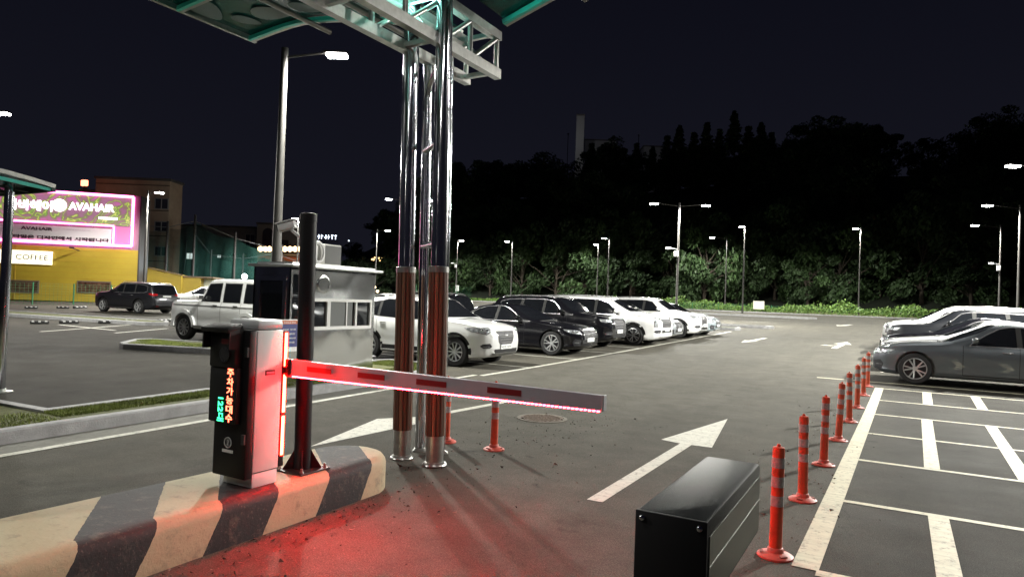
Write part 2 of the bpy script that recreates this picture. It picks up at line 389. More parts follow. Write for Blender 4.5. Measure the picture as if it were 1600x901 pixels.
# manhole
mh = thing('manhole_cover', 'round rusty iron manhole cover set in the asphalt of the near lane', 'manhole cover', (-4.34, 8.75, 0))
b = MB(); b.lathe([(.36, .001), (.36, .008), (.31, .010), (.31, .004)], 40); b.build('frame', mat('manhole_ring', (.10, .085, .065), .8, var=.3), mh)
b = MB(); b.lathe([(.30, .002), (.30, .012), (.29, .013)], 40)
for i in range(-5, 6):
    for j in range(-5, 6):
        if math.hypot(i, j) < 5.2: b.box((i*.05, j*.05, .015), (.03, .03, .006))
b.build('lid', mat('manhole_iron', (.085, .055, .035), .7, .3, var=.4, vscale=20), mh)
# ================================================================== BARRIER ISLAND (striped concrete)
def barrier_island():
    m = mat('hazard_striped_concrete', (.5, .4, .2), .75); n, l = m.node_tree.nodes, m.node_tree.links; bs = n['Principled BSDF']
    t = n.new('ShaderNodeTexCoord'); s_ = n.new('ShaderNodeSeparateXYZ'); l.new(t.outputs['Object'], s_.inputs[0])
    nz = n.new('ShaderNodeTexNoise'); nz.inputs['Scale'].default_value = 18; nz.inputs['Detail'].default_value = 5; l.new(t.outputs['Object'], nz.inputs[0])
    def mth(op, a, c=None):
        x = n.new('ShaderNodeMath'); x.operation = op
        for i, v in enumerate((a, c)):
            if v is None: continue
            if isinstance(v, (int, float)): x.inputs[i].default_value = v
            else: l.new(v, x.inputs[i])
        return x.outputs[0]
    # coordinate that runs up the side, then across the top
    side = mth('MULTIPLY', s_.outputs['Z'], .55)
    across = mth('MULTIPLY', mth('MAXIMUM', mth('SUBTRACT', -3.84, s_.outputs['X']), 0), .95)
    u = mth('ADD', mth('ADD', mth('SUBTRACT', s_.outputs['Y'], side), mth('MULTIPLY', across, -.84)), mth('MULTIPLY', mth('SUBTRACT', nz.outputs[0], .5), .02))
    cr = n.new('ShaderNodeValToRGB'); cr.color_ramp.interpolation = 'CONSTANT'
    rg = n.new('ShaderNodeMapRange'); rg.clamp = True; l.new(u, rg.inputs[0]); rg.inputs[1].default_value = 1.0; rg.inputs[2].default_value = 5.0
    l.new(rg.outputs[0], cr.inputs[0])
    YL, BK = (.36, .31, .19, 1), (.008, .008, .009, 1)
    el = cr.color_ramp.elements; el[0].position = 0; el[0].color = YL; el[1].position = .9; el[1].color = YL
    for y, c in ((1.93, BK), (2.38, YL), (2.83, BK), (3.31, YL), (3.80, BK), (4.30, YL)):
        e = el.new((y-1)/4); e.color = c
    w1 = n.new('ShaderNodeTexNoise'); w1.inputs['Scale'].default_value = 7; w1.inputs['Detail'].default_value = 9; w1.inputs['Roughness'].default_value = .75; l.new(t.outputs['Object'], w1.inputs[0])
    wr = n.new('ShaderNodeMapRange'); l.new(w1.outputs[0], wr.inputs[0]); wr.inputs[1].default_value = .54; wr.inputs[2].default_value = .72; wr.inputs[3].default_value = 0; wr.inputs[4].default_value = .75
    mx = n.new('ShaderNodeMix'); mx.data_type = 'RGBA'; l.new(cr.outputs[0], mx.inputs['A']); mx.inputs['B'].default_value = (.10, .085, .065, 1); l.new(wr.outputs[0], mx.inputs['Factor'])
    # paint specks worn through to concrete on black
    w2 = n.new('ShaderNodeTexNoise'); w2.inputs['Scale'].default_value = 60; w2.inputs['Detail'].default_value = 6; l.new(t.outputs['Object'], w2.inputs[0])
    wr2 = n.new('ShaderNodeMapRange'); l.new(w2.outputs[0], wr2.inputs[0]); wr2.inputs[1].default_value = .6; wr2.inputs[2].default_value = .75; wr2.inputs[4].default_value = .4
    mx2 = n.new('ShaderNodeMix'); mx2.data_type = 'RGBA'; l.new(mx.outputs['Result'], mx2.inputs['A']); mx2.inputs['B'].default_value = (.16, .14, .11, 1); l.new(wr2.outputs[0], mx2.inputs['Factor'])
    l.new(mx2.outputs['Result'], bs.inputs['Base Color'])
    bp = n.new('ShaderNodeBump'); bp.inputs['Strength'].default_value = .6; bp.inputs['Distance'].default_value = .012; l.new(w1.outputs[0], bp.inputs['Height']); l.new(bp.outputs[0], bs.inputs['Normal'])
    # outline, lane side x=-3.76, far side x=-4.5, end near y=4.85
    out = []
    for y in np.arange(-1.5, 4.31, .2): out.append((-3.73-.008*y, y))
    for k in range(1, 12):
        a = math.pi*k/12; out.append((-4.14+.38*math.cos(a), 4.45+.42*math.sin(a)))
    for y in np.arange(4.3, -1.51, -.2): out.append((-4.52-.03*(4.3-y), y))
    rows = [(0, 0), (0, .22), (.012, .26), (.035, .285), (.07, .298), (.12, .30)]
    nn = len(out); vs = []; cx = -4.14
    ctr = [(cx, min(4.35, max(-1.4, y))) for x, y in out]
    for off, z in rows:
        for (x, y), (qx, qy) in zip(out, ctr):
            d = Vector((qx-x, qy-y)); d = d.normalized()*off if d.length else d; vs.append((x+d.x, y+d.y, z))
    fs = [(r*nn+k, r*nn+(k+1) % nn, (r+1)*nn+(k+1) % nn, (r+1)*nn+k) for r in range(5) for k in range(nn)]
    fs.append(tuple(range(5*nn, 6*nn)))
    b = MB().add(vs, fs); o = b.build('barrier_island', m, smooth=40)
    tag(o, 'raised concrete island with slanting black and yellow hazard stripes under the ticket machine', 'traffic island')
barrier_island()
# ================================================================== PARKING MACHINE with boom
E_RED = mat('red_led', (.2, 0, 0), .4, emit=(1, .011, .022), es=190)
E_REDV = mat('red_led_bar', (.3, .02, .02), .4, emit=(1, .0013, .0006), es=1700)
E_TXT = mat('led_text_red', (.1, 0, 0), .5, emit=(1, .14, .07), es=6)
E_TXG = mat('led_text_green', (0, .1, 0), .5, emit=(.05, 1, .36), es=3.2)
def machine():
    t = thing('parking_machine', 'white parking ticket cabinet with black display door standing on the striped island', 'parking machine', (-4.03, 3.41, .30))
    b = MB(); b.box((.005, .005, .05), (.30, .22, .10), bev=.006); b.box((.005, .005, .60), (.31, .23, 1.0), bev=.010); b.build('cabinet', M_CAB, t, 35)
    b = MB(); b.box((.005, .007, 1.138), (.31, .235, .072), bev=.026); b.build('lid', mat('lid_grey', (.46, .47, .48), .4), t, 40)
    b = MB(); b.box((-.01, -.143, .585), (.34, .064, 1.03), bev=.01); b.build('door', M_BLACK, t, 35)
    b = MB(); b.box((-.04, -.20, .645), (.28, .05, .385), bev=.008); b.build('led_display', M_DARKPL, t, 35)
    b = MB(); b.box((-.04, -.205, .975), (.265, .07, .275), bev=.01)
    b.box((-.04, -.25, 1.115), (.285, .13, .035), bev=.01, mtx=Matrix.Rotation(R(14), 3, 'X')); b.box((-.175, -.25, 1.04), (.012, .09, .14)); b.box((.095, -.25, 1.04), (.012, .09, .14))
    ch = b.build('camera_hood', M_DARKPL, t, 35)
    b = MB(); b.lathe([(.0, -.012), (.052, -.012), (.052, 0)], 20, (.0, -.242, .93), axis='Y')
    for k in range(10):
        a = k*.628; b.cyl((.04*math.cos(a), -.257, .93+.04*math.sin(a)), (.04*math.cos(a), -.251, .93+.04*math.sin(a)), .008, n=8)
    b.build('lens', mat('lens_black', (.03, .03, .035), .2, coat=1), ch)
    b = MB(); b.box((.01, -.243, 1.02), (.11, .006, .035), bev=.002); b.build('speaker_slot', mat('slot_red', (.10, .01, .012), .4), ch)
    yy = -.2275
    for k, c in enumerate('주차가능대수'):
        text('led_text', c, .07, E_TXT, t, frame_mtx((.040, yy, .805-.0625*k), (1, 0, 0), (0, 0, 1)), .001, .0014, (.066, .056))
    text('led_text', '122대', .07, E_TXG, t, frame_mtx((-.048, yy, .545), (0, 0, -1), (1, 0, 0)), .001, .0014, (.165, .066))
    b = MB(); b.lathe([(.038, 0), (.038, .004), (.032, .004), (.032, 0)], 28, (-.02, -.176, .31), axis='Y', sgn=-1); b.box((-.02, -.177, .25), (.11, .004, .02)); b.build('badge', M_WHITE, t)
    text('badge_text', '2', .05, M_WHITE, t, frame_mtx((-.02, -.178, .31), (1, 0, 0), (0, 0, 1)), .001, .001, (.024, .036))
    b = MB(); b.box((.161, .01, .80), (.006, .085, .035), bev=.002); pl = b.build('maker_plate', M_INK, t)
    b = MB(); b.box((.165, .01, .80), (.002, .068, .012)); b.box((.165, .015, .784), (.002, .06, .004)); b.build('plate_mark', mat('plate_silver', (.45, .45, .46), .4, .6), pl)
    b = MB(); b.box((.004, .003, .105), (.312, .228, .004)); b.build('base_joint', M_SEAM, t)
    b = MB(); b.box((.137, .143, .6), (.046, .045, .98), bev=.004); b.box((-.02, .145, .6), (.28, .05, .9)); b.build('light_housing', M_BLACK, t)
    for z0, z1 in ((.835, 1.08), (.50, .775), (.19, .475)):
        b = MB(); b.box((.157, .147, (z0+z1)/2), (.010, .026, z1-z0), bev=.002); b.build('light_bar', E_REDV, t)
    for z in (.35, .95):
        b = MB(); b.box((.140, -.165, z), (.030, .05, .07), bev=.003); b.build('hinge', M_BLACKR, t)
    # boom arm
    zb = .825; yb = .195; b = MB()
    x0, x1 = .15, 2.62
    b.add([(x, yb+y, z) for x, hh in ((x0, .058), (x1, .042)) for y, z in ((-.02, zb-hh), (.02, zb-hh), (.02, zb+hh), (-.02, zb+hh))], [(0, 1, 2, 3), (4, 7, 6, 5), (0, 4, 5, 1), (1, 5, 6, 2), (2, 6, 7, 3), (3, 7, 4, 0)])
    arm = b.build('boom_arm', mat('white_boom_aluminium', (.40, .39, .44), .4, .1, var=.06, vscale=6), t)
    for k, x in enumerate((.34, .82, 1.32, 1.86)):
        b = MB(); b.box((x+.13, yb-.022, zb+.004), (.235, .003, .036)); b.build('reflective_patch', mat('dark_red_reflector', (.16, .006, .012), .4, var=.1, vscale=60), arm)
    b = MB(); b.box((x1+.004, yb, zb), (.014, .046, .09), bev=.003); b.build('end_cap', mat('cap_grey', (.4, .4, .42), .5), arm)
    b = MB(); x = x0+.05
    while x < x1-.02:
        hh = .058+(.042-.058)*(x-x0)/(x1-x0); b.box((x, yb, zb-hh-.006), (.011, .026, .011), bev=.002); x += .026
    b.build('led_strip', E_RED, arm)
    b = MB(); b.box(((x0+x1)/2, yb, zb-.0545), (.01, .01, .002)); x = x0+.03
    n_ = 40; vs = []
    for i in range(n_+1):
        x = x0+.03+(x1-x0-.05)*i/n_; hh = .058+(.042-.058)*(x-x0)/(x1-x0)
        vs += [(x, yb-.0135, zb-hh-.011), (x, yb+.0135, zb-hh-.011), (x, yb-.0135, zb-hh-.001), (x, yb+.0135, zb-hh-.001)]
    b = MB(); b.add(vs, [(4*i+a_, 4*i+4+a_, 4*i+4+c_, 4*i+c_) for i in range(n_) for a_, c_ in ((0, 2), (2, 3), (3, 1), (1, 0))]); b.build('strip_housing', mat('red_translucent_housing', (.9, .05, .08), .4, alpha=.35, emit=(1, .03, .07), es=1.6), arm)
    b = MB(); b.cyl((.12, yb-.005, zb), (.17, yb-.005, zb), .045, n=20); b.box((.15, yb-.03, zb), (.08, .04, .13), bev=.01); b.build('boom_hub', M_BLACK, t, 35)
machine()
def camera_post():
    t = thing('camera_post', 'black steel post on the striped island behind the boom, carrying a small white camera', 'post', (-3.99, 3.88, .30)); t.rotation_euler = (0, R(-1.2), 0)
    b = MB(); b.cyl((0, 0, 0), (0, 0, 1.99), .063, n=32); b.lathe([(.066, 1.93), (.066, 1.99), (.05, 2.0)], 32)
    for k in range(4):
        a = R(45+90*k); d = Vector((math.cos(a), math.sin(a), 0)); s_ = Vector((-d.y, d.x, 0))*.004
        p = [d*.06+Vector((0, 0, .005)), d*.15+Vector((0, 0, .005)), d*.06+Vector((0, 0, .16))]
        b.add([q+s_ for q in p]+[q-s_ for q in p], [(0, 1, 2), (5, 4, 3), (0, 3, 4, 1), (1, 4, 5, 2), (2, 5, 3, 0)])
    b.build('pole', M_BLACK, t, 40)
    b = MB(); b.box((0, 0, .006), (.30, .30, .012), bev=.002); bp = b.build('base_plate', mat('plate_dark', (.035, .03, .03), .5, .4, var=.3), t)
    b = MB()
    for i in (-1, 1):
        for j in (-1, 1): b.cyl((i*.12, j*.12, .012), (i*.12, j*.12, .045), .011, n=6); b.cyl((i*.12, j*.12, .012), (i*.12, j*.12, .024), .018, n=6)
    b.build('bolt', M_TRUSS, bp)
    q = Matrix.Rotation(R(200), 3, 'Z') @ Matrix.Rotation(R(14), 3, 'Y')
    b = MB(); b.box((-.19, -.04, 1.90), (.145, .06, .06), bev=.01, mtx=q); b.box((-.20, -.045, 1.937), (.165, .072, .008), mtx=q); b.bar((-.15, -.03, 1.87), (-.04, 0, 1.78), .02, .02); cm = b.build('camera', M_WHITE, t, 35)
    b = MB(); b.box((-.257, -.064, 1.883), (.010, .048, .048), mtx=q); b.build('lens', M_DARKPL, cm)
camera_post()
# ================================================================== BLACK HOUSING in the foreground
def housing():
    t = thing('scanner_housing', 'black metal box housing with two screws on its end, close in the foreground', 'housing', (-.352, 1.53, 0))
    b = MB(); b.box((0, .01, 1.213), (.136, .55, .174), bev=.009); b.build('case', mat('black_anodised', (.005, .007, .008), .38, 0, spec=.18, bump=.15, bscale=420), t, 35)
    b = MB(); b.box((.0685, .01, 1.205), (.002, .53, .13)); b.build('side_panel', mat('dark_metal_side', (.075, .075, .055), .38, .85, var=.15, vscale=3), t)
    b = MB(); b.box((.0698, .01, 1.213), (.0015, .53, .003)); b.build('groove', mat('groove_grey', (.25, .25, .23), .4, .8), t)
    b = MB(); b.box((0, -.268, 1.213), (.136, .008, .174), bev=.003); e = b.build('end_cap', mat('cap_black', (.006, .006, .008), .6), t, 35)
    for s_ in (-1, 1):
        b = MB(); b.lathe([(.0062, 0), (.006, .002), (.004, .004), (.001, .0045)], 16, (s_*.054, -.272, 1.286), axis='Y', sgn=-1); b.build('screw', M_CHROME, e, 50)
    b = MB(); b.cyl((0, -.10, 0), (0, -.10, 1.13), .03, n=20); b.lathe([(.08, 0), (.08, .01)], 24, (0, -.10, 0)); b.build('post', M_BLACK, t, 35)
housing()
# ================================================================== BOLLARDS
M_ORANGE = mat('orange_bollard_plastic', (.50, .072, .028), .5, var=.28, vscale=9)
M_OBASE = mat('faded_orange_base', (.48, .085, .06), .55, var=.2, vscale=12)
M_BAND = mat('grey_reflective_band', (.34, .32, .32), .35, var=.35, vscale=60)
def bollard():
    t = thing('traffic_bollard', '', 'bollard')
    b = MB(); b.lathe([(.043, .03), (.041, .2), (.040, .72), (.037, .742), (.02, .748)], 28); b.lathe([(.012, .748), (.012, .762), (.008, .766)], 12); b.build('post', M_ORANGE, t, 40)
    b = MB(); b.lathe([(.118, 0), (.118, .012), (.10, .022), (.055, .034), (.050, .06), (.044, .065)], 32); bs = b.build('base', M_OBASE, t, 40)
    b = MB()
    for k in range(3):
        a = k*2.094+.4; b.box((.088*math.cos(a), .088*math.sin(a), .026), (.022, .05, .008), rz=a)
    b.build('bolt_slot', mat('slot_dark', (.22, .05, .035), .8), bs)
    for z0, z1 in ((.345, .415), (.475, .545), (.605, .675)):
        b = MB(); b.lathe([(.0415, z0), (.0425, z0), (.0422, z1), (.0412, z1)], 28)
        b.build('reflective_band', M_BAND, t, 40)
    return t
B0 = bollard()
BL = [(-.67, 5.0), (-.67, 6.6), (-.635, 8.22), (-.60, 9.9), (-.56, 11.65), (-.53, 13.4), (-.50, 15.3), (-.48, 17.0)]
names = ['nearest the camera', 'second nearest', 'third nearest', 'fourth nearest', 'fifth from the camera', 'sixth from the camera', 'last but one', 'farthest, beside the grey sedan']
for k, (x, y) in enumerate(BL):
    o = B0 if k == 0 else copy_tree(B0)
    o.location = (x, y, zg(y)); o.rotation_euler = (R(rnd.uniform(-1.6, 1.6)), R(rnd.uniform(-1.6, 1.6)) + (R(-1) if k == 0 else 0), rnd.uniform(0, 6))
    o['label'] = 'orange bollard in the row beside the bay markings, '+names[k]; o['group'] = 'bollards in a row along the right bays'
o = copy_tree(B0); o.location = (-3.86, 6.6, 0); o.rotation_euler = (0, 0, 2); o['label'] = 'orange bollard standing under the lit boom, right of the wood clad columns'; o['group'] = 'bollards between the lanes'
o = copy_tree(B0); o.location = (-4.50, 6.59, 0); o.rotation_euler = (0, 0, 1); o['label'] = 'orange bollard almost hidden behind the right wood clad column'; o['group'] = 'bollards between the lanes'
# ================================================================== GATE CANOPY
M_TEAL = mat('teal_glass_strip', (.05, .60, .50), .3)
M_TGLASS = mat('teal_canopy_glass', (.006, .085, .076), .2, alpha=.86, spec=.3)
M_TEALTUBE = mat('teal_lit_tube', (.02, .30, .26), .25, .3)
def canopy_z(x, xc, zc=4.80):     # gull-wing roof section
    d = abs(x-xc); return zc + .71*math.sin(min(1.0, d/3.4)*math.pi/2*1.0) - (.09*max(0, d-3.0))
def wood(b, r, z0, z1):
    n = 14
    for k in range(n):
        a0 = 2*math.pi*(k+.06)/n; a1 = 2*math.pi*(k+.94)/n; am = (a0+a1)/2
        pr = [(r*.93, a0), (r, a0+.03), (r*1.015, am), (r, a1-.03), (r*.93, a1)]
        vs = [(q*math.cos(a), q*math.sin(a), z) for z in (z0, z1) for q, a in pr]
        b.add(vs, [(i, i+1, 6+i, 5+i) for i in range(4)], k % 3)
    b.lathe([(r*.92, z0), (r*.92, z1)], 28, mi=3)
def wood_mat(name, c):
    m = mat(name, c, .38); n, l = m.node_tree.nodes, m.node_tree.links
    t = n.new('ShaderNodeTexCoord'); mp = n.new('ShaderNodeMapping'); mp.inputs['Scale'].default_value = (60, 60, 1.5); l.new(t.outputs['Object'], mp.inputs[0])
    x = n.new('ShaderNodeTexNoise'); x.inputs['Scale'].default_value = 1; x.inputs['Detail'].default_value = 4; l.new(mp.outputs[0], x.inputs[0])
    r = n.new('ShaderNodeMapRange'); l.new(x.outputs[0], r.inputs[0]); r.inputs[1].default_value = .3; r.inputs[2].default_value = .7; r.inputs[3].default_value = .6; r.inputs[4].default_value = 1.35
    s = n.new('ShaderNodeVectorMath'); s.operation = 'SCALE'; s.inputs[0].default_value = c; l.new(r.outputs[0], s.inputs['Scale']); l.new(s.outputs[0], n['Principled BSDF'].inputs['Base Color'])
    return m
WM = [wood_mat('brown_wood_slat', (.12, .062, .036)), wood_mat('red_wood_slat', (.085, .042, .026)), wood_mat('pale_wood_slat', (.17, .09, .05)), M_BLACKR]
def gate_canopy():
    t = thing('gate_canopy', 'steel and teal glass canopy over the exit lane on wood clad steel columns', 'canopy', (-4.19, 5.63, 0)); t.rotation_euler = Matrix.Rotation(R(-.9), 3, CF).to_euler()
    # columns: (x, y, r, wood)
    for x, y, r, wd in ((-.22, .03, .082, 1), (.23, -.02, .082, 1), (-.27, .40, .052, 0), (-.01, .42, .052, 0)):
        o = link('column', MB().cyl((0, 0, 0), (0, 0, 4.76 if wd else 4.3), r, n=40).data('column', M_CHROME, 40), t, (x, y, 0))
        if wd:
            b = MB(); wood(b, .098, .30, 1.93); b.build('wood_cladding', WM, o, 40)
            b = MB(); b.lathe([(.102, 1.92), (.102, 1.975), (.084, 1.98)], 32); b.build('collar', M_TRUSS, o, 40)
            b = MB(); b.lathe([(.088, .0), (.088, .30)], 32); b.lathe([(.118, 0), (.122, .012), (.112, .03), (.09, .042)], 36); b.build('base_flange', M_TRUSS, o, 40)
        else:
            b = MB(); b.lathe([(.08, 0), (.08, .015), (.055, .04)], 32); b.build('base_flange', M_TRUSS, o, 40)
    for z in (2.22, 3.26):
        b = MB(); b.cyl((-.27, .38, z), (.23, .0, z), .032, n=16); b.build('cross_bar', M_CHROME, t, 40)
    b = MB(); b.tube([(-.24, .37, 3.3), (-.235, .36, 3.85), (-.20, .33, 3.95), (-.12, .27, 4.01), (.0, .18, 4.04), (.15, .03, 4.05), (.21, -.02, 4.1)], .028, 14); b.build('bent_tube', M_CHROME, t, 60)
    # trusses (run along y)
    ye, ys = 1.15, -9.0
    for x, zt, y1 in ((.17, 4.70, ye), (-.26, 4.70, ye+.02)):
        b = MB(); b.bar((x, ys, 4.26), (x, y1, 4.26), .085, .11); b.bar((x, ys, zt), (x, y1, zt), .085, .10)
        y = y1-.04; k = 0
        while y > ys+.6:
            b.cyl((x, y, 4.28), (x, y, zt-.02), .028, n=12); b.cyl((x, y, zt-.03), (x, y-.52, 4.29), .026, n=12); y -= .56; k += 1
        b.build('truss', M_TRUSS, t, 40)
    for y in np.arange(ye-.1, ys, -1.12): b = MB(); b.bar((-.26, y, 4.70), (.17, y, 4.70), .05, .05); b.bar((-.26, y, 4.26), (.17, y, 4.26), .05, .05); b.cyl((-.26, y, 4.70), (.17, y, 4.26), .02, n=10); b.build('truss_tie', M_TRUSS, t, 40)
    # ribs and glass of the two wings
    ribs = [1.08-1.13*k for k in range(9)]
    for s_ in (-1, 1):
        X = [s_*(.30+ (3.95-.30)*i/14) for i in range(15)]
        if s_ > 0: X = [s_*(.30+(3.4-.30)*i/14) for i in range(15)]
        Z = [canopy_z(x, 0, 4.74) for x in X]
        for y in ribs:
            b = MB(); b2 = MB()
            for i in range(14):
                b.bar((X[i], y, Z[i]-.03), (X[i+1], y, Z[i+1]-.03), .045, .06); b2.bar((X[i], y-.05, Z[i]-.034), (X[i+1], y-.05, Z[i+1]-.034), .052, .052)
            rb = b.build('rib', M_TRUSS, t); b2.build('glass_gasket', M_TEAL, rb)
        b = MB(); n = 15
        vs = [(X[i], y, Z[i]+.012+dz) for dz in (0, .012) for y in (ys, ye-.02) for i in range(n)]
        fs = []
        for i in range(n-1):
            fs += [(i, i+1, n+i+1, n+i), (2*n+i, 3*n+i, 3*n+i+1, 2*n+i+1), (i, 2*n+i, 2*n+i+1, i+1), (n+i, n+i+1, 3*n+i+1, 3*n+i)]
        fs += [(0, n, 3*n, 2*n), (n-1, 3*n-1, 4*n-1, 2*n-1)][:1]+[(n-1, 2*n-1, 4*n-1, 3*n-1)]
        b.add(vs, fs); b.build('glass_roof', M_TGLASS, t)
        b = MB(); b.bar((X[-1], ys, Z[-1]-.02), (X[-1], ye, Z[-1]-.02), .05, .07); b.build('edge_beam', M_TRUSS, t)
        for f in (.32, .66):
            x = X[int(14*f)]; z = Z[int(14*f)]; b = MB(); b.cyl((x, ys, z-.105), (x, ye+.16, z-.105), .036, n=16); b.build('purlin', mat('dark_steel_tube', (.20, .19, .18), .3, .9), t, 40)
    # pale petal shaped panels under the left wing
    mp = mat('frosted_panel', (.16, .20, .20), .6)
    for k, (x, y, a, L_, w_) in enumerate(((-3.72, .16, 1.9, .30, .17), (-3.1, .70, .5, .28, .18), (-3.55, .66, 1.2, .20, .10), (-2.45, .70, .2, .26, .16), (-3.3, -.9, .8, .36, .2), (-2.5, -.6, -.6, .34, .2), (-1.6, .6, .4, .28, .16))):
        b = MB(); z = canopy_z(x, 0, 4.74)-.012; pts = []
        for i in range(18):
            q = 2*math.pi*i/18; u = L_*math.cos(q); v = w_*math.sin(q)*(1-.35*math.cos(q))
            X_ = x+u*math.cos(a)-v*math.sin(a); Y_ = y+u*math.sin(a)+v*math.cos(a); pts.append((X_, Y_, canopy_z(X_, 0, 4.74)-.014))
        b.add(pts+[(p[0], p[1], p[2]+.006) for p in pts], [tuple(range(18))[::-1], tuple(range(18, 36))]+[(i, (i+1) % 18, 18+(i+1) % 18, 18+i) for i in range(18)])
        b.build('petal_panel', mp, t)
    # canopy lamps (slim fittings on the truss)
    for lx, y, lz in ((1.9, -2.4, 5.0), (1.9, -5.2, 5.0), (-.05, -6.8, 4.12)):
        b = MB(); b.box((lx, y, lz), (.16, 1.1, .05)); b.cyl((lx, y, lz), (lx, y, lz+.2), .02); lf = b.build('canopy_lamp', M_WHITE, t)
        b = MB(); b.box((lx, y, lz-.032), (.12, 1.04, .012)); b.build('tube_lens', mat('tube_lens', (1, 1, 1), .4, emit=(1, .97, .92), es=9), lf)
        ld = bpy.data.lights.new('canopy_light', 'AREA'); ld.shape = 'RECTANGLE'; ld.size = .12; ld.size_y = 1.0; ld.energy = 22; ld.color = (1, .96, .9)
        link('light', ld, t, (lx, y, lz-.05))
    for y in (-.1, -3.0):      # lamps added on the truss to wash the glass teal
        b = MB(); b.box((-.05, y, 4.42), (.10, .5, .04)); b.build('added_uplight', M_DARKPL, t)
        ld = bpy.data.lights.new('added_uplight', 'AREA'); ld.shape = 'RECTANGLE'; ld.size = .3; ld.size_y = .6; ld.energy = 38; ld.color = (.35, 1, .85); ld.spread = math.pi
        o = link('light', ld, t, (-.05, y, 4.46)); o.rotation_euler = (math.pi, 0, 0)
gate_canopy()
def left_canopy():
    t = thing('gate_canopy', 'teal glass canopy with one steel column at the left edge, over the entry lane', 'canopy', (-11.72, 5.25, 0))
    b = MB(); b.cyl((0, 0, 0), (0, 0, 3.2), .065, n=32); c = b.build('column', M_CHROME, t, 40)
    b = MB(); b.box((0, 0, .008), (.26, .26, .016)); b.lathe([(.085, .016), (.07, .05)], 24); b.build('base_flange', M_TRUSS, c)
    # curved roof slab: descends towards +y
    def zc(y): return 3.64-.055*(y+3)**2*.30-.02*y-.05*(y > 0)*y
    b = MB(); ys = np.linspace(-4.5, .42, 16); n = 16
    vs = [(x, y, zc(y)+dz-.28) for dz in (0, .03) for x in (-6, .42) for y in ys]
    fs = []
    for i in range(n-1): fs += [(i, i+1, n+i+1, n+i), (2*n+i, 3*n+i, 3*n+i+1, 2*n+i+1), (n+i, n+i+1, 3*n+i+1, 3*n+i)]
    fs += [(n-1, 2*n-1, 4*n-1, 3*n-1)]
    b.add(vs, fs); b.build('glass_roof', M_TGLASS, t)
    b = MB()
    for i in range(n-1): b.bar((.42, ys[i], zc(ys[i])-.27), (.42, ys[i+1], zc(ys[i+1])-.27), .05, .06)
    b.build('edge_beam', M_TRUSS, t)
    for k in range(6):
        b = MB(); x = -.25-.6*k; b.bar((x, -4, zc(-4)-.36), (x, .40, zc(.4)-.32), .05, .05); b.build('rib', mat('rib_dark', (.04, .05, .05), .5, .3), t)
    b = MB(); b.bar((-6, .41, zc(.4)-.31), (.42, .41, zc(.4)-.31), .06, .09); b.bar((-6, -.3, 3.1), (.4, -.3, 3.1), .06, .08); b.build('eaves_beam', mat('rib_dark', (.04, .05, .05)), t)
    for k in range(4):
        x0 = .10-.55*k; b = MB(); b.box((x0-.2, .0, 3.19), (.42, .62, .012)); b.build('ceiling_panel', mat('teal_panel', (.10, .42, .45), .12, spec=.8), t)
    b = MB(); b.bar((.39, -2.5, zc(-2.5)-.33), (.39, .38, zc(.38)-.33), .03, .05); b.build('glass_gasket', M_TEAL, t)
left_canopy()
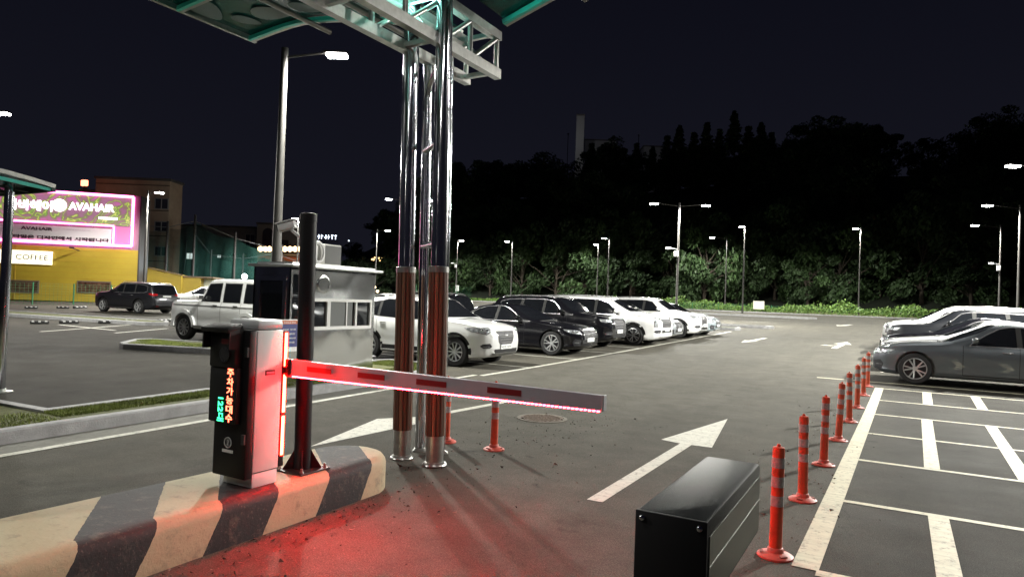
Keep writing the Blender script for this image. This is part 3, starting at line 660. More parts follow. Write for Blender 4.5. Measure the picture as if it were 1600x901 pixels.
# ================================================================== BOOTH
def booth():
    t = thing('toll_booth', 'stainless steel toll booth with sliding window standing on the grass island behind the boom', 'booth', (-9.78, 9.72, .13))
    # footprint x -.48..+.48, y -1.12..+1.12, height 2.0
    b = MB(); w_, l_, h_ = .48, 1.12, 1.98
    b.box((0, 0, .06), (.98, 2.26, .12), mi=0)
    wy0, wy1, wz0, wz1 = -.78, .98, .88, 1.40
    # +x face with window opening
    b.box((w_-.02, (wy0-l_)/2, 1.05), (.04, wy0+l_, 1.86)); b.box((w_-.02, (wy1+l_)/2, 1.05), (.04, l_-wy1, 1.86))
    b.box((w_-.02, (wy0+wy1)/2, (.12+wz0)/2), (.04, wy1-wy0, wz0-.12)); b.box((w_-.02, (wy0+wy1)/2, (wz1+1.98)/2), (.04, wy1-wy0, 1.98-wz1))
    b.box((w_+.002, .1, .50), (.006, 2.04, .008)); 
    b.box((-w_+.02, 0, 1.05), (.04, 2.24, 1.86)); b.box((0, l_-.02, 1.05), (.9, .04, 1.86))
    # -y face with door opening
    b.box((-.42, -l_+.02, 1.05), (.10, .04, 1.86)); b.box((.42, -l_+.02, 1.05), (.10, .04, 1.86)); b.box((0, -l_+.02, 1.9), (.74, .04, .16))
    b.build('wall', M_STEEL, t)
    b = MB(); b.box((.03, 0, 2.0), (1.16, 2.42, .05), bev=.01); b.box((.03, 0, 2.045), (.9, 2.2, .04)); rf = b.build('roof', mat('booth_roof_steel', (.62, .63, .63), .3, .8), t, 35)
    # window frame
    b = MB(); fr = w_+.012
    for z in (wz0-.0, wz1+.0): b.box((fr, .1, z), (.05, wy1-wy0+.04, .055))
    for y in (wy0, -.22, -.20+.02, .55, wy1): b.box((fr, y, (wz0+wz1)/2), (.046, .05 if y in (wy0, wy1) else .045, wz1-wz0))
    b.box((fr-.01, .30, (wz0+wz1)/2), (.03, .03, wz1-wz0))
    wf = b.build('window', mat('white_aluminium', (.60, .60, .59), .4), t)
    b = MB(); b.box((w_-.012, .1, (wz0+wz1)/2), (.008, wy1-wy0, wz1-wz0)); b.build('pane', M_GLASS, wf)
    b = MB(); b.box((w_-.004, .165, (wz0+wz1)/2), (.006, .62, wz1-wz0-.06)); b.build('screen', mat('insect_screen', (.10, .105, .105), .7), wf)
    b = MB(); b.box((w_+.05, .1, wz0-.04), (.13, wy1-wy0+.05, .02)); b.build('sill', M_STEEL, wf)
    # vent louvre
    b = MB(); b.lathe([(.165, 0), (.165, .012), (.14, .016), (.135, .004)], 32, (w_, -.33, 1.69), axis='X')
    for k in range(5): b.box((w_+.012, -.33, 1.60+.045*k), (.02, .22, .012))
    b.build('vent', M_STEEL, t, 40)
    # dark glazed panel beside the door on the lane side
    b = MB(); b.box((w_+.004, -.955, 1.2), (.008, .22, 1.3)); b.build('side_glass', M_GLASS, t)
    # door
    b = MB(); 
    for x in (-.33, .33): b.box((x, -l_+.01, .98), (.08, .045, 1.68))
    for z in (.18, 1.77, .98): b.box((0, -l_+.011, z), (.60, .044, .09))
    b.box((0, -l_+.014, .56), (.6, .03, .78))
    d = b.build('door', M_STEEL, t); b = MB(); b.box((0, -l_+.02, 1.37), (.58, .012, .72)); b.build('pane', M_GLASS, d)
    b = MB(); b.bar((-.33, -l_-.04, .9), (-.33, -l_-.04, 1.05), .015, .015); b.build('handle', M_CHROME, d)
    # inside: desk and seat back that the glass shows faintly
    # air conditioner on roof
    a = thing('air_conditioner', 'white and grey air conditioner unit with coiled hose lying on the booth roof', 'air conditioner', (-9.78, 9.72+.10, 2.195))
    b = MB(); b.box((.12, -.12, .20), (.36, .62, .40), bev=.01); b.build('casing', mat('ac_casing', (.55, .55, .52), .5), a, 35)
    b = MB(); b.box((.302, -.03, .20), (.006, .42, .35)); b.build('grille', mat('ac_grille', (.09, .09, .09), .6), a)
    b = MB(); b.box((.31, -.57, .19), (.05, .20, .32), bev=.01); b.cyl((.335, -.57, .12), (.345, -.57, .25), .02); b.build('pipe_cover', M_WHITE, a, 35)
    b = MB()
    for r_, o_ in ((.21, 0), (.185, .02), (.195, .04), (.17, .055)):
        b.tube([(.345+o_*.6, -.52+r_*.8*math.cos(q)+.03, .22+r_*math.sin(q)*1.0) for q in np.linspace(0, 6.283, 25)], .017, 8)
    b.build('hose_coil', M_WHITE, a, 60)
    # notice
    nb = thing('notice_board', 'blue notice with orange heading and lines of text fixed beside the booth door', 'notice', (-9.22, 8.52, .78))
    b = MB(); b.box((0, 0, .12), (.022, .50, .56)); b.build('panel', M_WHITE, nb)
    b = MB(); b.box((.0125, 0, .13), (.003, .46, .42)); b.build('blue_field', mat('notice_blue', (.02, .025, .16), .5), nb)
    b = MB(); b.box((.0145, 0, .35), (.003, .46, .06)); b.build('heading', mat('notice_orange', (.5, .12, .04), .5), nb)
    for k, s_ in enumerate(('주차요금 안내', '30분 무료', '10분 200원', '1일 5,000원', '카드전용')):
        text('notice_text', s_, .05, M_WHITE, nb, frame_mtx((.0165, 0, .345 if k == 0 else .30-.075*k), (0, 1, 0), (0, 0, 1)), .0005, .0005, (.26+.04*(k % 2), .032))
booth()
# ================================================================== STREET LAMPS
def lamp_head_mesh():
    b = MB(); b.box((.30, 0, .0), (.62, .26, .07), bev=.025); h = b.data('lamp_head', M_POLE, 40)
    b = MB(); b.box((.33, 0, -.065), (.52, .28, .08), bev=.03); l = b.data('lens', M_LENS); return h, l
HEAD, LENS = lamp_head_mesh()
LD = {}
def light_data(p):
    p = round(p, 1)
    if p not in LD:
        l = bpy.data.lights.new('lamp_light', 'SPOT'); l.energy = p; l.spot_size = R(174); l.spot_blend = .35; l.shadow_soft_size = .25; l.color = (1, .985, .90); LD[p] = l
    return LD[p]
POLES = {}
def street_lamp(base, hz, arms, label, power=1500, r=(.085, .055), cctv=False, box=False, group=None):
    """arms: list of (azimuth in world, length)"""
    x, y = base; z0 = zg(y); H_ = hz-z0
    t = thing('street_lamp', label, 'street lamp', (x, y, z0), 0, group)
    key = (round(H_, 1), r)
    b = MB(); b.cyl((0, 0, 0), (0, 0, H_+.12), r[0], r[1], 20); b.build('pole', M_POLE, t, 40)
    b = MB(); b.box((0, 0, .015), (r[0]*4, r[0]*4, .03)); b.cyl((0, 0, .03), (0, 0, .3), r[0]*1.3, r[0]*1.15, 16); b.build('base', M_POLE, t, 40)
    for az, ln in arms:
        d = Vector((math.cos(az), math.sin(az), 0))
        b = MB(); b.tube([(0, 0, H_-.12), tuple(d*ln+Vector((0, 0, H_+.04)))], .028, 10); b.build('arm', M_POLE, t, 40)
        hd = link('lamp_head', HEAD, t, tuple(d*(ln-.05)+Vector((0, 0, H_+.04))), az); link('lens', LENS, hd)
        lo = link('light', light_data(power*LAMP_W), hd, (.34, 0, -.12))
    if cctv:
        b = MB(); b.bar((0, 0, H_*.62), (-.5, -.15, H_*.62+.05), .04, .04); b.box((-.62, -.18, H_*.62+.05), (.34, .15, .15), bev=.02); b.box((-.1, -.1, H_*.58), (.25, .25, .4), bev=.02); b.build('camera', M_WHITE, t, 35)
    if box:
        b = MB(); b.box((.3, -.12, H_*.22), (.45, .1, .75)); b.build('sign_box', M_WHITE, t)
    return t
def lamp_at(hpx, hpy, d, ppx, ppy, label, power=1500, **k):
    """head seen at hpx,hpy at distance d; pole seen at ppx near its top"""
    h = W(hpx, hpy, d); q = W(ppx, ppy, d); base = Vector((q.x, q.y)); v = Vector((h.x, h.y))-base
    return street_lamp(tuple(base), h.z, [(math.atan2(v.y, v.x), max(.05, v.length-.35))], label, power, **k)
lamp_at(531, 86, 17.5, 446, 60, 'tall grey street lamp rising behind the steel booth, its lit arm pointing right', 1050, r=(.13, .085))
lamp_at(6, 177, 26, -60, 170, 'lit street lamp cut by the left edge of the picture above the entry canopy', 1000)
lamp_at(251, 301, 46, 231, 306, 'lit street lamp in front of the beige building, above the dark grey SUV', 1500)
lamp_at(460, 341, 62, 467, 346, 'lit street lamp just left of the black camera post, above the booth roof', 1300)
lamp_at(607, 360, 75, 589, 366, 'lit street lamp standing left of the wood clad columns', 1300)
lamp_at(722, 376, 88, 715, 379, 'street lamp beside the green mesh fence, right of the wood clad columns', 650, cctv=True, box=True)
lamp_at(791, 377, 85, 801, 380, 'street lamp in front of the lit bush, left of the far pair of lamps', 700)
lamp_at(934, 382, 88, 935, 384, 'left one of the close pair of far street lamps above the parked cars', 550)
lamp_at(943, 372, 80, 952, 376, 'right one of the close pair of far street lamps above the parked cars', 550)
lamp_at(1112, 371, 86, 1136, 376, 'far street lamp among the weeds between the double lamp and the island lamp', 750)
lamp_at(1158, 354, 71, 1164, 358, 'street lamp standing on the far kerb island left of the open tarmac', 1500)
lamp_at(1336, 357, 73, 1345, 360, 'lone street lamp at the weedy edge beyond the open tarmac', 1300)
lamp_at(1522, 352, 55, 1564, 357, 'street lamp behind the right hand cars, the one with a small camera halfway up', 1200, cctv=True)
lamp_at(1541, 321, 42, 1594, 326, 'street lamp at the right edge with a long arm, behind the right hand cars', 1300)
lamp_at(1580, 259, 29, 1660, 262, 'highest lit lamp head at the right edge of the picture', 1500)
q = W(1062, 320, 46); h1 = W(1021, 318, 46); h2 = W(1105, 314, 46)
street_lamp((q.x, q.y), h1.z, [(math.atan2(h1.y-q.y, h1.x-q.x), 1.45), (math.atan2(h2.y-q.y, h2.x-q.x), 1.5)], 'double armed street lamp rising behind the left row of parked cars', 2000, cctv=True)
q = W(640, 314, 58); h1 = W(606, 311, 58); h2 = W(672, 310, 58)
street_lamp((q.x, q.y), h1.z, [(math.atan2(h1.y-q.y, h1.x-q.x), 1.5), (math.atan2(h2.y-q.y, h2.x-q.x), 1.5)], 'double armed street lamp whose pole hides behind the wood clad columns', 1300)
street_lamp((5.6, 7.2), 7.6, [(math.pi, .5)], 'street lamp outside the right edge of the picture', 60)
street_lamp((6.5, 24.0), 7.6, [(math.pi, .5)], 'added unseen lamp outside the right edge behind the parked cars', 3500)  # unseen lamp added to brighten the middle of the lot
street_lamp((7.2, 14.5), 8.2, [(math.pi, .5)], 'added unseen lamp outside the right edge beside the bays', 130)  # another out-of-frame lamp, put in to lift the mid-lot light
street_lamp((-14.0, -3.0), 7.8, [(1.3, .8)], 'street lamp outside the left edge of the picture', 170)
# ================================================================== BUILDINGS
def plane_hit(px, py, O, nrm):
    d = ray(px, py); c = Vector((0, 0, CAMH)); t = (O-c).dot(nrm)/d.dot(nrm); return c+d*t
M_YEL = mat('yellow_cladding', (.27, .19, .010), .6, var=.12, vscale=.6)
M_BEIGE = mat('beige_tile_wall', (.20, .15, .11), .8, var=.15, vscale=1)
M_PINK = mat('pink_neon', (.8, .2, .5), .4, emit=(1, .16, .50), es=6.5)
M_SIGNW = mat('lit_white_letters', (1, 1, 1), .4, emit=(1, .93, 1), es=3.2)
def hair_salon():
    a = 0            # facade runs along (sin19, cos19)
    d = Vector((math.sin(R(46)), math.cos(R(46)), 0)); nrm = Vector((d.y, -d.x, 0))   # nrm points to the camera side (+x)
    O = W(213, 470, 52); O.z = zg(O.y)
    t = thing('hair_salon_building', 'yellow clad shop building with pink neon frame sign and lit lettering at the left edge', 'building', tuple(O), math.atan2(d.y, d.x))
    inv = t.matrix_basis.inverted() if False else (Matrix.Translation(O) @ Matrix.Rotation(math.atan2(d.y, d.x), 4, 'Z')).inverted()
    def L(px, py): q = inv @ plane_hit(px, py, O, nrm); return q.x, q.z     # along facade (negative to the left), height
    # local: x along facade, -y toward camera
    zt = L(212, 306)[1]; xl = -34; zy = L(150, 388)[1]
    b = MB(); b.box((xl/2, 1.2, zy/2), (-xl, 2.4, zy)); b.build('lower_wall', M_YEL, t)
    b = MB(); b.box((xl/2, 1.22, (zy+zt)/2), (-xl, 2.4, zt-zy)); b.build('upper_wall', mat('plum_grey_panel', (.16, .085, .12), .55, var=.1, vscale=1), t)
    b = MB()
    for z in np.arange(.45, zy, .42): b.box((xl/2, -.012, z), (-xl, .02, .03))
    for x in (-8.1, -15.2, -22): b.box((x, -.02, zy/2), (.08, .05, zy))
    b.build('cladding_seam', mat('seam_ochre', (.27, .17, .01), .7), t)
    b = MB(); b.box((.04, 1.2, zt/2), (.1, 2.5, zt)); b.build('end_trim', mat('dark_trim', (.018, .015, .017), .5), t)
    def win(x0, x1, z0, z1):
        b = MB(); b.box(((x0+x1)/2, -.03, (z0+z1)/2), (x1-x0, .08, z1-z0)); f = b.build('window', mat('brown_frame', (.10, .07, .05), .6), t)
        b = MB(); b.box(((x0+x1)/2, -.075, (z0+z1)/2), (x1-x0-.16, .012, z1-z0-.16)); b.build('pane', mat('dim_pane', (.06, .03, .02), .12, var=.8, vscale=3), f)
    for p0, p1 in (((121, 438), (173, 459)), ((-2, 436), (61, 458))):
        x0, z1 = L(*p0); x1, z0 = L(*p1); win(x0, x1, z0, z1)
    # neon frame
    zA, zB, zC = L(150, 308)[1], L(100, 384)[1], L(100, 349)[1]
    xr, xm = L(208, 345)[0], L(178, 370)[0]; zb = L(205, 385)[1]
    def neon(name, pts, r=.10):
        b = MB(); b.tube([(x, -.14, z) for x, z in pts], r, 8); b.build(name, M_PINK, t, 60)
    zA = zt-.12
    neon('neon_frame', [(xl+4, zA), (xr, zA), (xr, zb), (xl+4, zb)])
    neon('neon_frame', [(xl+4, zC), (xm, zC), (xm, zb)], .07)
    # backlit picture panel with green swirls
    m = mat('swirl_panel', (.1, .1, .1), .5); n, l = m.node_tree.nodes, m.node_tree.links; bs = n['Principled BSDF']
    tcn = n.new('ShaderNodeTexCoord'); wv = n.new('ShaderNodeTexNoise'); wv.inputs['Scale'].default_value = .42; wv.inputs['Detail'].default_value = 2; wv.inputs['Distortion'].default_value = 2.4
    l.new(tcn.outputs['Object'], wv.inputs[0]); cr = n.new('ShaderNodeValToRGB'); l.new(wv.outputs[0], cr.inputs[0])
    e = cr.color_ramp.elements; e[0].position = .36; e[0].color = (.62, .16, .42, 1); e[1].position = .62; e[1].color = (.42, .17, .30, 1)
    for p_, c_ in ((.455, (.26, .24, .12, 1)), (.487, (.25, .50, .05, 1)), (.5, (.9, .9, .2, 1)), (.513, (.2, .42, .04, 1)), (.535, (.30, .20, .16, 1))):
        q = e.new(p_); q.color = c_
    bs.inputs['Base Color'].default_value = (.1, .08, .08, 1); l.new(cr.outputs[0], bs.inputs['Emission Color']); bs.inputs['Emission Strength'].default_value = .75
    b = MB(); b.box(((xl+4+xr)/2, -.03, (zA+zC)/2), (xr-xl-4, .06, zA-zC-.1)); b.build('sign_panel', m, t)
    b = MB(); b.box(((xm+xr)/2, -.035, (zb+zC)/2), (xr-xm-.1, .06, zC-zb)); b.build('sign_panel', mat('pink_backlit', (.3, .1, .2), .5, emit=(.45, .10, .26), es=.8), t)
    def lett(body, p0, p1, m_, name='letters', h=None, off=.012, dep=.05):
        (x0, z1), (x1, z0) = L(*p0), L(*p1)
        text(name, body, 1, m_, t, frame_mtx(((x0+x1)/2, -.12, (z0+z1)/2), (1, 0, 0), (0, 0, 1)), dep, off, (x1-x0, z1-z0))
    lett('AVAHAIR', (109, 316), (179, 332), M_SIGNW, 'shop_letters')
    lett('아바헤어', (12, 310), (82, 331), M_SIGNW, 'shop_letters')
    c0 = L(94, 321); b = MB(); b.lathe([(.46, 0), (.46, .08), (.1, .1)], 28, (c0[0], -.1, c0[1]), axis='Y', sgn=-1); b.build('round_logo', M_SIGNW, t)
    (x0, z1), (x1, z0) = L(155, 339), L(184, 344); b = MB(); b.box(((x0+x1)/2, -.12, (z0+z1)/2), (x1-x0, .08, z1-z0), bev=.03); b.build('small_lit_bar', M_SIGNW, t)
    # banner
    (x0, z1), (x1, z0) = L(2, 350), L(174, 383)
    b = MB(); b.box(((xl+4+x1)/2, -.08, (z0+zC-.2)/2+.0), (x1-xl-4, .03, zC-.25-z0)); b.build('banner', mat('banner_grey', (.55, .50, .52), .7), t)
    mt = mat('banner_ink', (.03, .01, .02), .7)
    lett('AVAHAIR', (34, 353), (83, 361), mt, 'banner_text', dep=.01); lett('×   PREMIUM HAIR SALON', (93, 358), (143, 361), mt, 'banner_text', dep=.01)
    lett('스타일은 디자인에서 시작됩니다', (10, 365), (171, 379), mt, 'banner_text', dep=.02, off=.035)
    (x0, z1), (x1, z0) = L(-30, 388), L(82, 414)
    b = MB(); b.box(((x0+x1)/2, -.12, (z0+z1)/2), (x1-x0, .2, z1-z0), bev=.02); b.build('coffee_sign', mat('lit_cream_panel', (1, 1, .9), .5, emit=(1, .93, .62), es=1.0), t)
    (x0, z1), (x1, z0) = L(27, 397), L(77, 407); text('coffee_text', 'COFFEE', 1, mt, t, frame_mtx(((x0+x1)/2, -.235, (z0+z1)/2), (1, 0, 0), (0, 0, 1)), .01, 0, (x1-x0, z1-z0))
    (x0, z1), (x1, z0) = L(14, 396), L(20, 406); text('coffee_text', 'T', 1, mt, t, frame_mtx(((x0+x1)/2, -.235, (z0+z1)/2), (1, 0, 0), (0, 0, 1)), .01, 0, (x1-x0, z1-z0))
    for x in (-4, -11, -19, -27):     # wall lamps under the sign, spots added to brighten the banner
        b = MB(); b.box((x, -1.55, zb-.38), (.3, .14, .10)); b.bar((x, -1.5, zb-.42), (x, 0, zb-.5), .05, .05); wl = b.build('wall_lamp', M_DARKPL, t); ld = bpy.data.lights.new('banner_fill', 'SPOT'); ld.energy = 26; ld.spot_size = R(140); ld.shadow_soft_size = .15; lo = link('light', ld, wl, (x, -1.5, zb-.3)); lo.rotation_euler = (R(125), 0, 0)
    # pink neon light reaching the forecourt
    # annex sheds
    a_ = thing('storage_shed', 'low yellow shed with sloping roof beside the neon shop, behind the dark SUV', 'shed', tuple(W(213, 460, 57)), math.atan2(d.y, d.x)); a_.location.z = O.z
    b = MB(); h0, h1 = 3.0, 2.3; b.add([(0, 0, 0), (3.4, 0, 0), (3.4, 5, 0), (0, 5, 0), (0, 0, h0), (3.4, 0, h1), (3.4, 5, h1), (0, 5, h0)], [(0, 1, 5, 4), (1, 2, 6, 5), (2, 3, 7, 6), (3, 0, 4, 7), (4, 5, 6, 7)]); b.build('wall', M_YEL, a_)
    b = MB(); b.bar((-.1, -.1, h0+.06), (3.5, -.1, h1+.06), .2, .08); b.build('roof_edge', mat('roof_brown', (.12, .08, .05), .7), a_)
    a_ = thing('storage_shed', 'low yellow shed with a white end door, right of the dark SUV', 'shed', tuple(W(256, 460, 58)), math.atan2(d.y, d.x)); a_.location.z = O.z
    b = MB(); b.box((1.4, 3, 1.1), (2.9, 6, 2.2)); b.build('wall', M_YEL, a_); b = MB(); b.box((1.4, 3, 2.26), (4.9, 6.2, .12)); b.build('roof', mat('roof_brown', (.12, .08, .05), .7), a_)
    b = MB(); b.box((3.4, 1.5, 1.1), (1.05, .2, 2.15)); b.build('door', mat('pale_door', (.5, .52, .45), .6), a_)
    b = MB(); b.box((4.1, 2.5, 1.1), (.25, 2.5, 2.15)); b.build('post', mat('rust_post', (.2, .08, .04), .8), a_)
hair_salon()
def simple_block(name, label, p0, p1, d, depth, m, wins=(), rot=None, floor=None, cat='building', par=None):
    """a building whose front spans pixels p0 (left top) .. p1 (right, ground) at distance d"""
    A, B = W(p0[0], p0[1], d), W(p1[0], p0[1], d); v = Vector((B.x-A.x, B.y-A.y)); L_ = v.length; rz = math.atan2(v.y, v.x)
    z0 = zg(min(100, A.y)) if floor is None else floor; H_ = A.z-z0
    t = thing(name, label, cat, (A.x, A.y, z0), rz)
    b = MB(); b.box((L_/2, depth/2, H_/2), (L_, depth, H_)); b.build('wall', m, t)
    b = MB(); b.box((L_/2, depth/2, H_+.15), (L_+.3, depth+.3, .3)); b.build('roof', mat('roof_dark', (.10, .09, .085), .8), t)
    for (a0, b0, a1, b1, lit) in wins:
        q0, q1 = W(a0, b0, d), W(a1, b1, d); x0 = (Vector((q0.x, q0.y))-Vector((A.x, A.y))).dot(v)/L_; x1 = (Vector((q1.x, q1.y))-Vector((A.x, A.y))).dot(v)/L_
        zz0, zz1 = q1.z-z0, q0.z-z0
        b = MB(); xm_ = (x0+x1)/2; zm = (zz0+zz1)/2
        b.box((xm_, -.05, zz0), (x1-x0+.2, .14, .1)); b.box((xm_, -.05, zz1), (x1-x0+.2, .12, .1))
        for x in (x0, xm_, x1): b.box((x, -.05, zm), (.1, .1, zz1-zz0))
        f = b.build('window', mat('pale_window_frame', (.35, .32, .30), .6), t)
        b = MB(); b.box((xm_, -.02, zm), (x1-x0, .06, zz1-zz0)); b.build('pane', mat('lit_pane', (.8, .8, .8), .4, emit=(.8, .95, .9), es=1.0) if lit else mat('dark_pane', (.05, .045, .06), .1), f)
    return t, L_, H_
W_B = [(243, 310, 263, 327, 0), (243, 346, 263, 362, 0), (243, 385, 263, 400, 0)]
t, L_, H_ = simple_block('beige_building', 'three storey beige building with three stacked windows behind the neon shop', (150, 279), (266, 450), 84, 3.2, mat('beige_render', (.48, .34, .24), .8, var=.12, vscale=1), W_B)
b = MB(); b.box((-1.4, 3.2, H_*.5-.6), (2.8, 4, H_-1.2)); b.build('stair_wing', mat('beige_render', ()), t)
b = MB();
for z in np.arange(1, H_, 3.1): b.box((L_/2, -.03, z), (L_, .06, .12))
b.build('string_course', mat('course_dark', (.14, .10, .07), .8), t)
bl = thing('beacon_lamp', 'red warning lamp on the roof edge left of the beige building', 'lamp', tuple(W(132, 286, 80)))
b = MB(); b.box((0, 0, 0), (.8, .5, .7), bev=.1); b.build('lens', mat('beacon_lens', (1, .1, .05), .4, emit=(1, .22, .12), es=5), bl)
b = MB(); b.box((0, .1, -.5), (.3, .3, .5)); b.build('bracket', M_DARKPL, bl)
# blocks further back
M_FAR = mat('far_pale_wall', (.22, .20, .19), .85, var=.15, vscale=.4)
simple_block('long_low_building', 'long pale low building behind the green golf net', (272, 352), (400, 440), 120, 5, M_FAR, [(292, 395, 303, 405, 1), (340, 398, 346, 403, 1), (352, 399, 360, 404, 0), (384, 366, 398, 385, 0)])
t, L_, H_ = simple_block('arched_window_building', 'pale building with a tall arched window left of the booth', (402, 350), (465, 440), 115, 4, mat('arch_building_wall', (.26, .235, .22), .85))
b = MB(); b.prism([(.9*math.cos(q), .9*math.sin(q)+3.0) for q in np.linspace(0, math.pi, 14)]+[(-.9, -3.2), (.9, -3.2)], 0, .1)
o = b.build('arched_window', mat('dark_pane', ()), t, loc=(1.9, -.02, 7.0)); o.rotation_euler = (R(90), 0, 0)
b = MB(); b.box((4.6, -.04, 7), (1.6, .1, 4)); b.build('window', mat('dark_pane', ()), t)
t, L_, H_ = simple_block('restaurant', 'restaurant front with a row of glowing lanterns and red signboard left of the camera post', (402, 398), (482, 440), 100, 8, mat('restaurant_wall', (.30, .10, .05), .7))
for k, px in enumerate((407, 415, 421, 445, 453, 461, 469)):
    q = W(px, 389, 99); o = thing('wall_lantern', 'round warm glowing lantern in the row over the restaurant front', 'lantern', tuple(q), 0, 'lanterns over the restaurant')
    b = MB(); b.lathe([(.05, -.42), (.33, -.25), (.42, 0), (.33, .25), (.05, .42)], 12); b.build('globe', mat('lantern_glow', (1, .7, .4), .5, emit=(1, .62, .30), es=5), o, 60)
    b = MB(); b.cyl((0, 0, .4), (0, 0, .9), .04); b.build('hanger', M_DARKPL, o)
o = thing('neon_letters', 'row of small white neon letters high behind the camera post', 'sign', tuple(W(508, 370, 110)), R(28))
b = MB()
r2 = random.Random(3)
for k in range(7): b.box((-1.6+k*.55, 0, r2.uniform(-.1, .3)), (.34, .08, .12)); b.box((-1.6+k*.55+r2.uniform(-.1, .1), 0, .0), (.1, .08, .7))
b.build('letters', mat('neon_white', (1, 1, 1), .4, emit=(.75, .85, 1), es=3), o); b = MB(); b.bar((-2, .1, -.7), (2.2, .1, -.7), .1, .1); b.bar((0, .1, -.7), (0, .1, -3), .15, .15); b.build('frame', M_DARKPL, o)
for px, py, dd, col, lab, es in ((382, 432, 75, (.75, .95, 1), 'bright bluish floodlight shining behind the green net', 45), (572, 452, 70, (1, .75, .45), 'cluster of warm garden lights behind the white SUV roof', 6), (583, 405, 100, (1, .6, .25), 'string of warm orange lights among the trees left of the columns', 3), (545, 376, 110, (.8, .9, 1), 'tiny white lamp on the dark slope above the booth', 2), (662, 401, 100, (.9, .95, 1), 'small round white lamp seen between the two wood clad columns', 5)):
    o = thing('garden_light' if es < 20 else 'floodlight', lab, 'lamp', tuple(W(px, py, dd)))
    b = MB(); rr = .14 if es < 20 else .32
    for k in range(1 if es in (45, 2, 5) else 7): b.lathe([(.02, -rr), (rr*.8, -rr*.5), (rr, 0), (rr*.8, rr*.5), (.02, rr)], 10, (r2.uniform(-1, 1)*(k > 0), r2.uniform(-1, 1)*(k > 0), r2.uniform(-.2, .3)*(k > 0)))
    b.build('bulb', mat('bulb_%d' % px, col, .4, emit=col, es=es), o, 60)
    b = MB(); b.cyl((0, 0, -rr), (0, 0, -2.5), .04, n=8); b.build('post', M_DARKPL, o)
q = W(380, 432, 73); ld = bpy.data.lights.new('flood', 'POINT'); ld.energy = 900; ld.color = (.8, .95, 1); ld.shadow_soft_size = .3
for o in [x for x in C.objects if x.name.startswith('floodlight')]: link('light', ld, o, (1.2, -1.2, .2))
# golf net
M_NET = mat('green_net', (.013, .075, .062), .8)
n, l = M_NET.node_tree.nodes, M_NET.node_tree.links; tcn = n.new('ShaderNodeTexCoord'); nz = n.new('ShaderNodeTexNoise'); nz.inputs['Scale'].default_value = .35; nz.inputs['Detail'].default_value = 5; nz.inputs['Distortion'].default_value = 1
l.new(tcn.outputs['Object'], nz.inputs[0]); mr = n.new('ShaderNodeMapRange'); l.new(nz.outputs[0], mr.inputs[0]); mr.inputs[1].default_value = .3; mr.inputs[2].default_value = .75; mr.inputs[3].default_value = .22; mr.inputs[4].default_value = .7; l.new(mr.outputs[0], n['Principled BSDF'].inputs['Alpha'])
def net(label, cols, d):
    t = thing('ball_net', label, 'net', tuple(W(cols[0][0], 450, d))); inv = Vector(t.location); inv.z = 0; t.location.z = 0
    tops = [W(x, y, d)-inv for x, y in cols]
    b = MB(); vs = []; 
    for i in range(len(tops)-1):
        for k in range(9):
            f = k/8; p = tops[i].lerp(tops[i+1], f); sag = -.5*math.sin(math.pi*f); vs += [(p.x, p.y+.15*math.sin(k), 0), (p.x, p.y+.3*math.sin(k*1.7), p.z*.5), (p.x, p.y, p.z+sag)]
    m_ = len(vs)//3; b.add(vs, [(3*i+j, 3*i+3+j, 3*i+4+j, 3*i+1+j) for i in range(m_-1) for j in range(2)]); b.build('net', M_NET, t, 60)
    for p in tops:
        b = MB(); b.cyl((p.x, p.y, 0), (p.x, p.y, p.z+.6), .11, n=8); b.build('post', mat('net_post', (.05, .045, .045), .6), t)
    b = MB(); b.tube([tuple(p) for p in tops], .03, 6); b.build('cable', mat('cable_grey', (.25, .25, .25), .6), t)
net('tall dark green ball net on steel posts between the beige building and the booth', [(215, 352), (262, 355), (305, 345), (368, 372), (440, 392)], 68)
net('second layer of green netting sloping down behind the white off-roader', [(305, 366), (330, 398), (380, 404), (430, 396), (500, 420)], 78)
# ------------------------------------------------------------------ green mesh fences
M_GF = mat('green_fence_wire', (.012, .11, .04), .5)
def mesh_fence(label, pts, d, h, step=2.5):
    A = W(*pts[0], d[0]); B = W(*pts[1], d[1]); v = Vector((B.x-A.x, B.y-A.y)); L_ = v.length
    t = thing('mesh_fence', label, 'fence', (A.x, A.y, zg(A.y)), math.atan2(v.y, v.x))
    b = MB()
    x = 0
    while x < L_: b.box((x, 0, h/2), (.010, .008, h-.1)); x += .25
    for k in range(9): b.box((L_/2, 0, .1+k*(h-.15)/8), (L_, .008, .010))
    b.build('mesh_panel', M_GF, t)
    x = 0
    while x <= L_+.1: b = MB(); b.box((x, 0, h/2), (.07, .07, h)); b.build('post', M_GF, t); x += step
mesh_fence('green wire mesh fence panel behind the wood clad columns', [(650, 460), (736, 462)], (84, 84), 2.0)
mesh_fence('pale green wire fence along the front of the yellow shop', [(-20, 466), (212, 464)], (42, 50), 1.5)
mesh_fence('low green wire fence hidden in the weeds along the far edge', [(1000, 485), (1390, 495)], (80, 78), .95, 3)
# small pale sign in the weeds
p = P(1180, 489); o = thing('white_board', 'small blank white board standing in the weeds beside the kerb island lamp', 'sign', (p[0], 79.6, zg(79.6)), R(10))
b = MB(); b.box((0, 0, .85), (1.15, .05, .9)); b.build('board', mat('board_white', (.6, .58, .5), .6), o)
for x in (-.45, .45): b = MB(); b.cyl((x, .04, 0), (x, .04, 1.2), .03, n=8); b.build('leg', M_POLE, o)
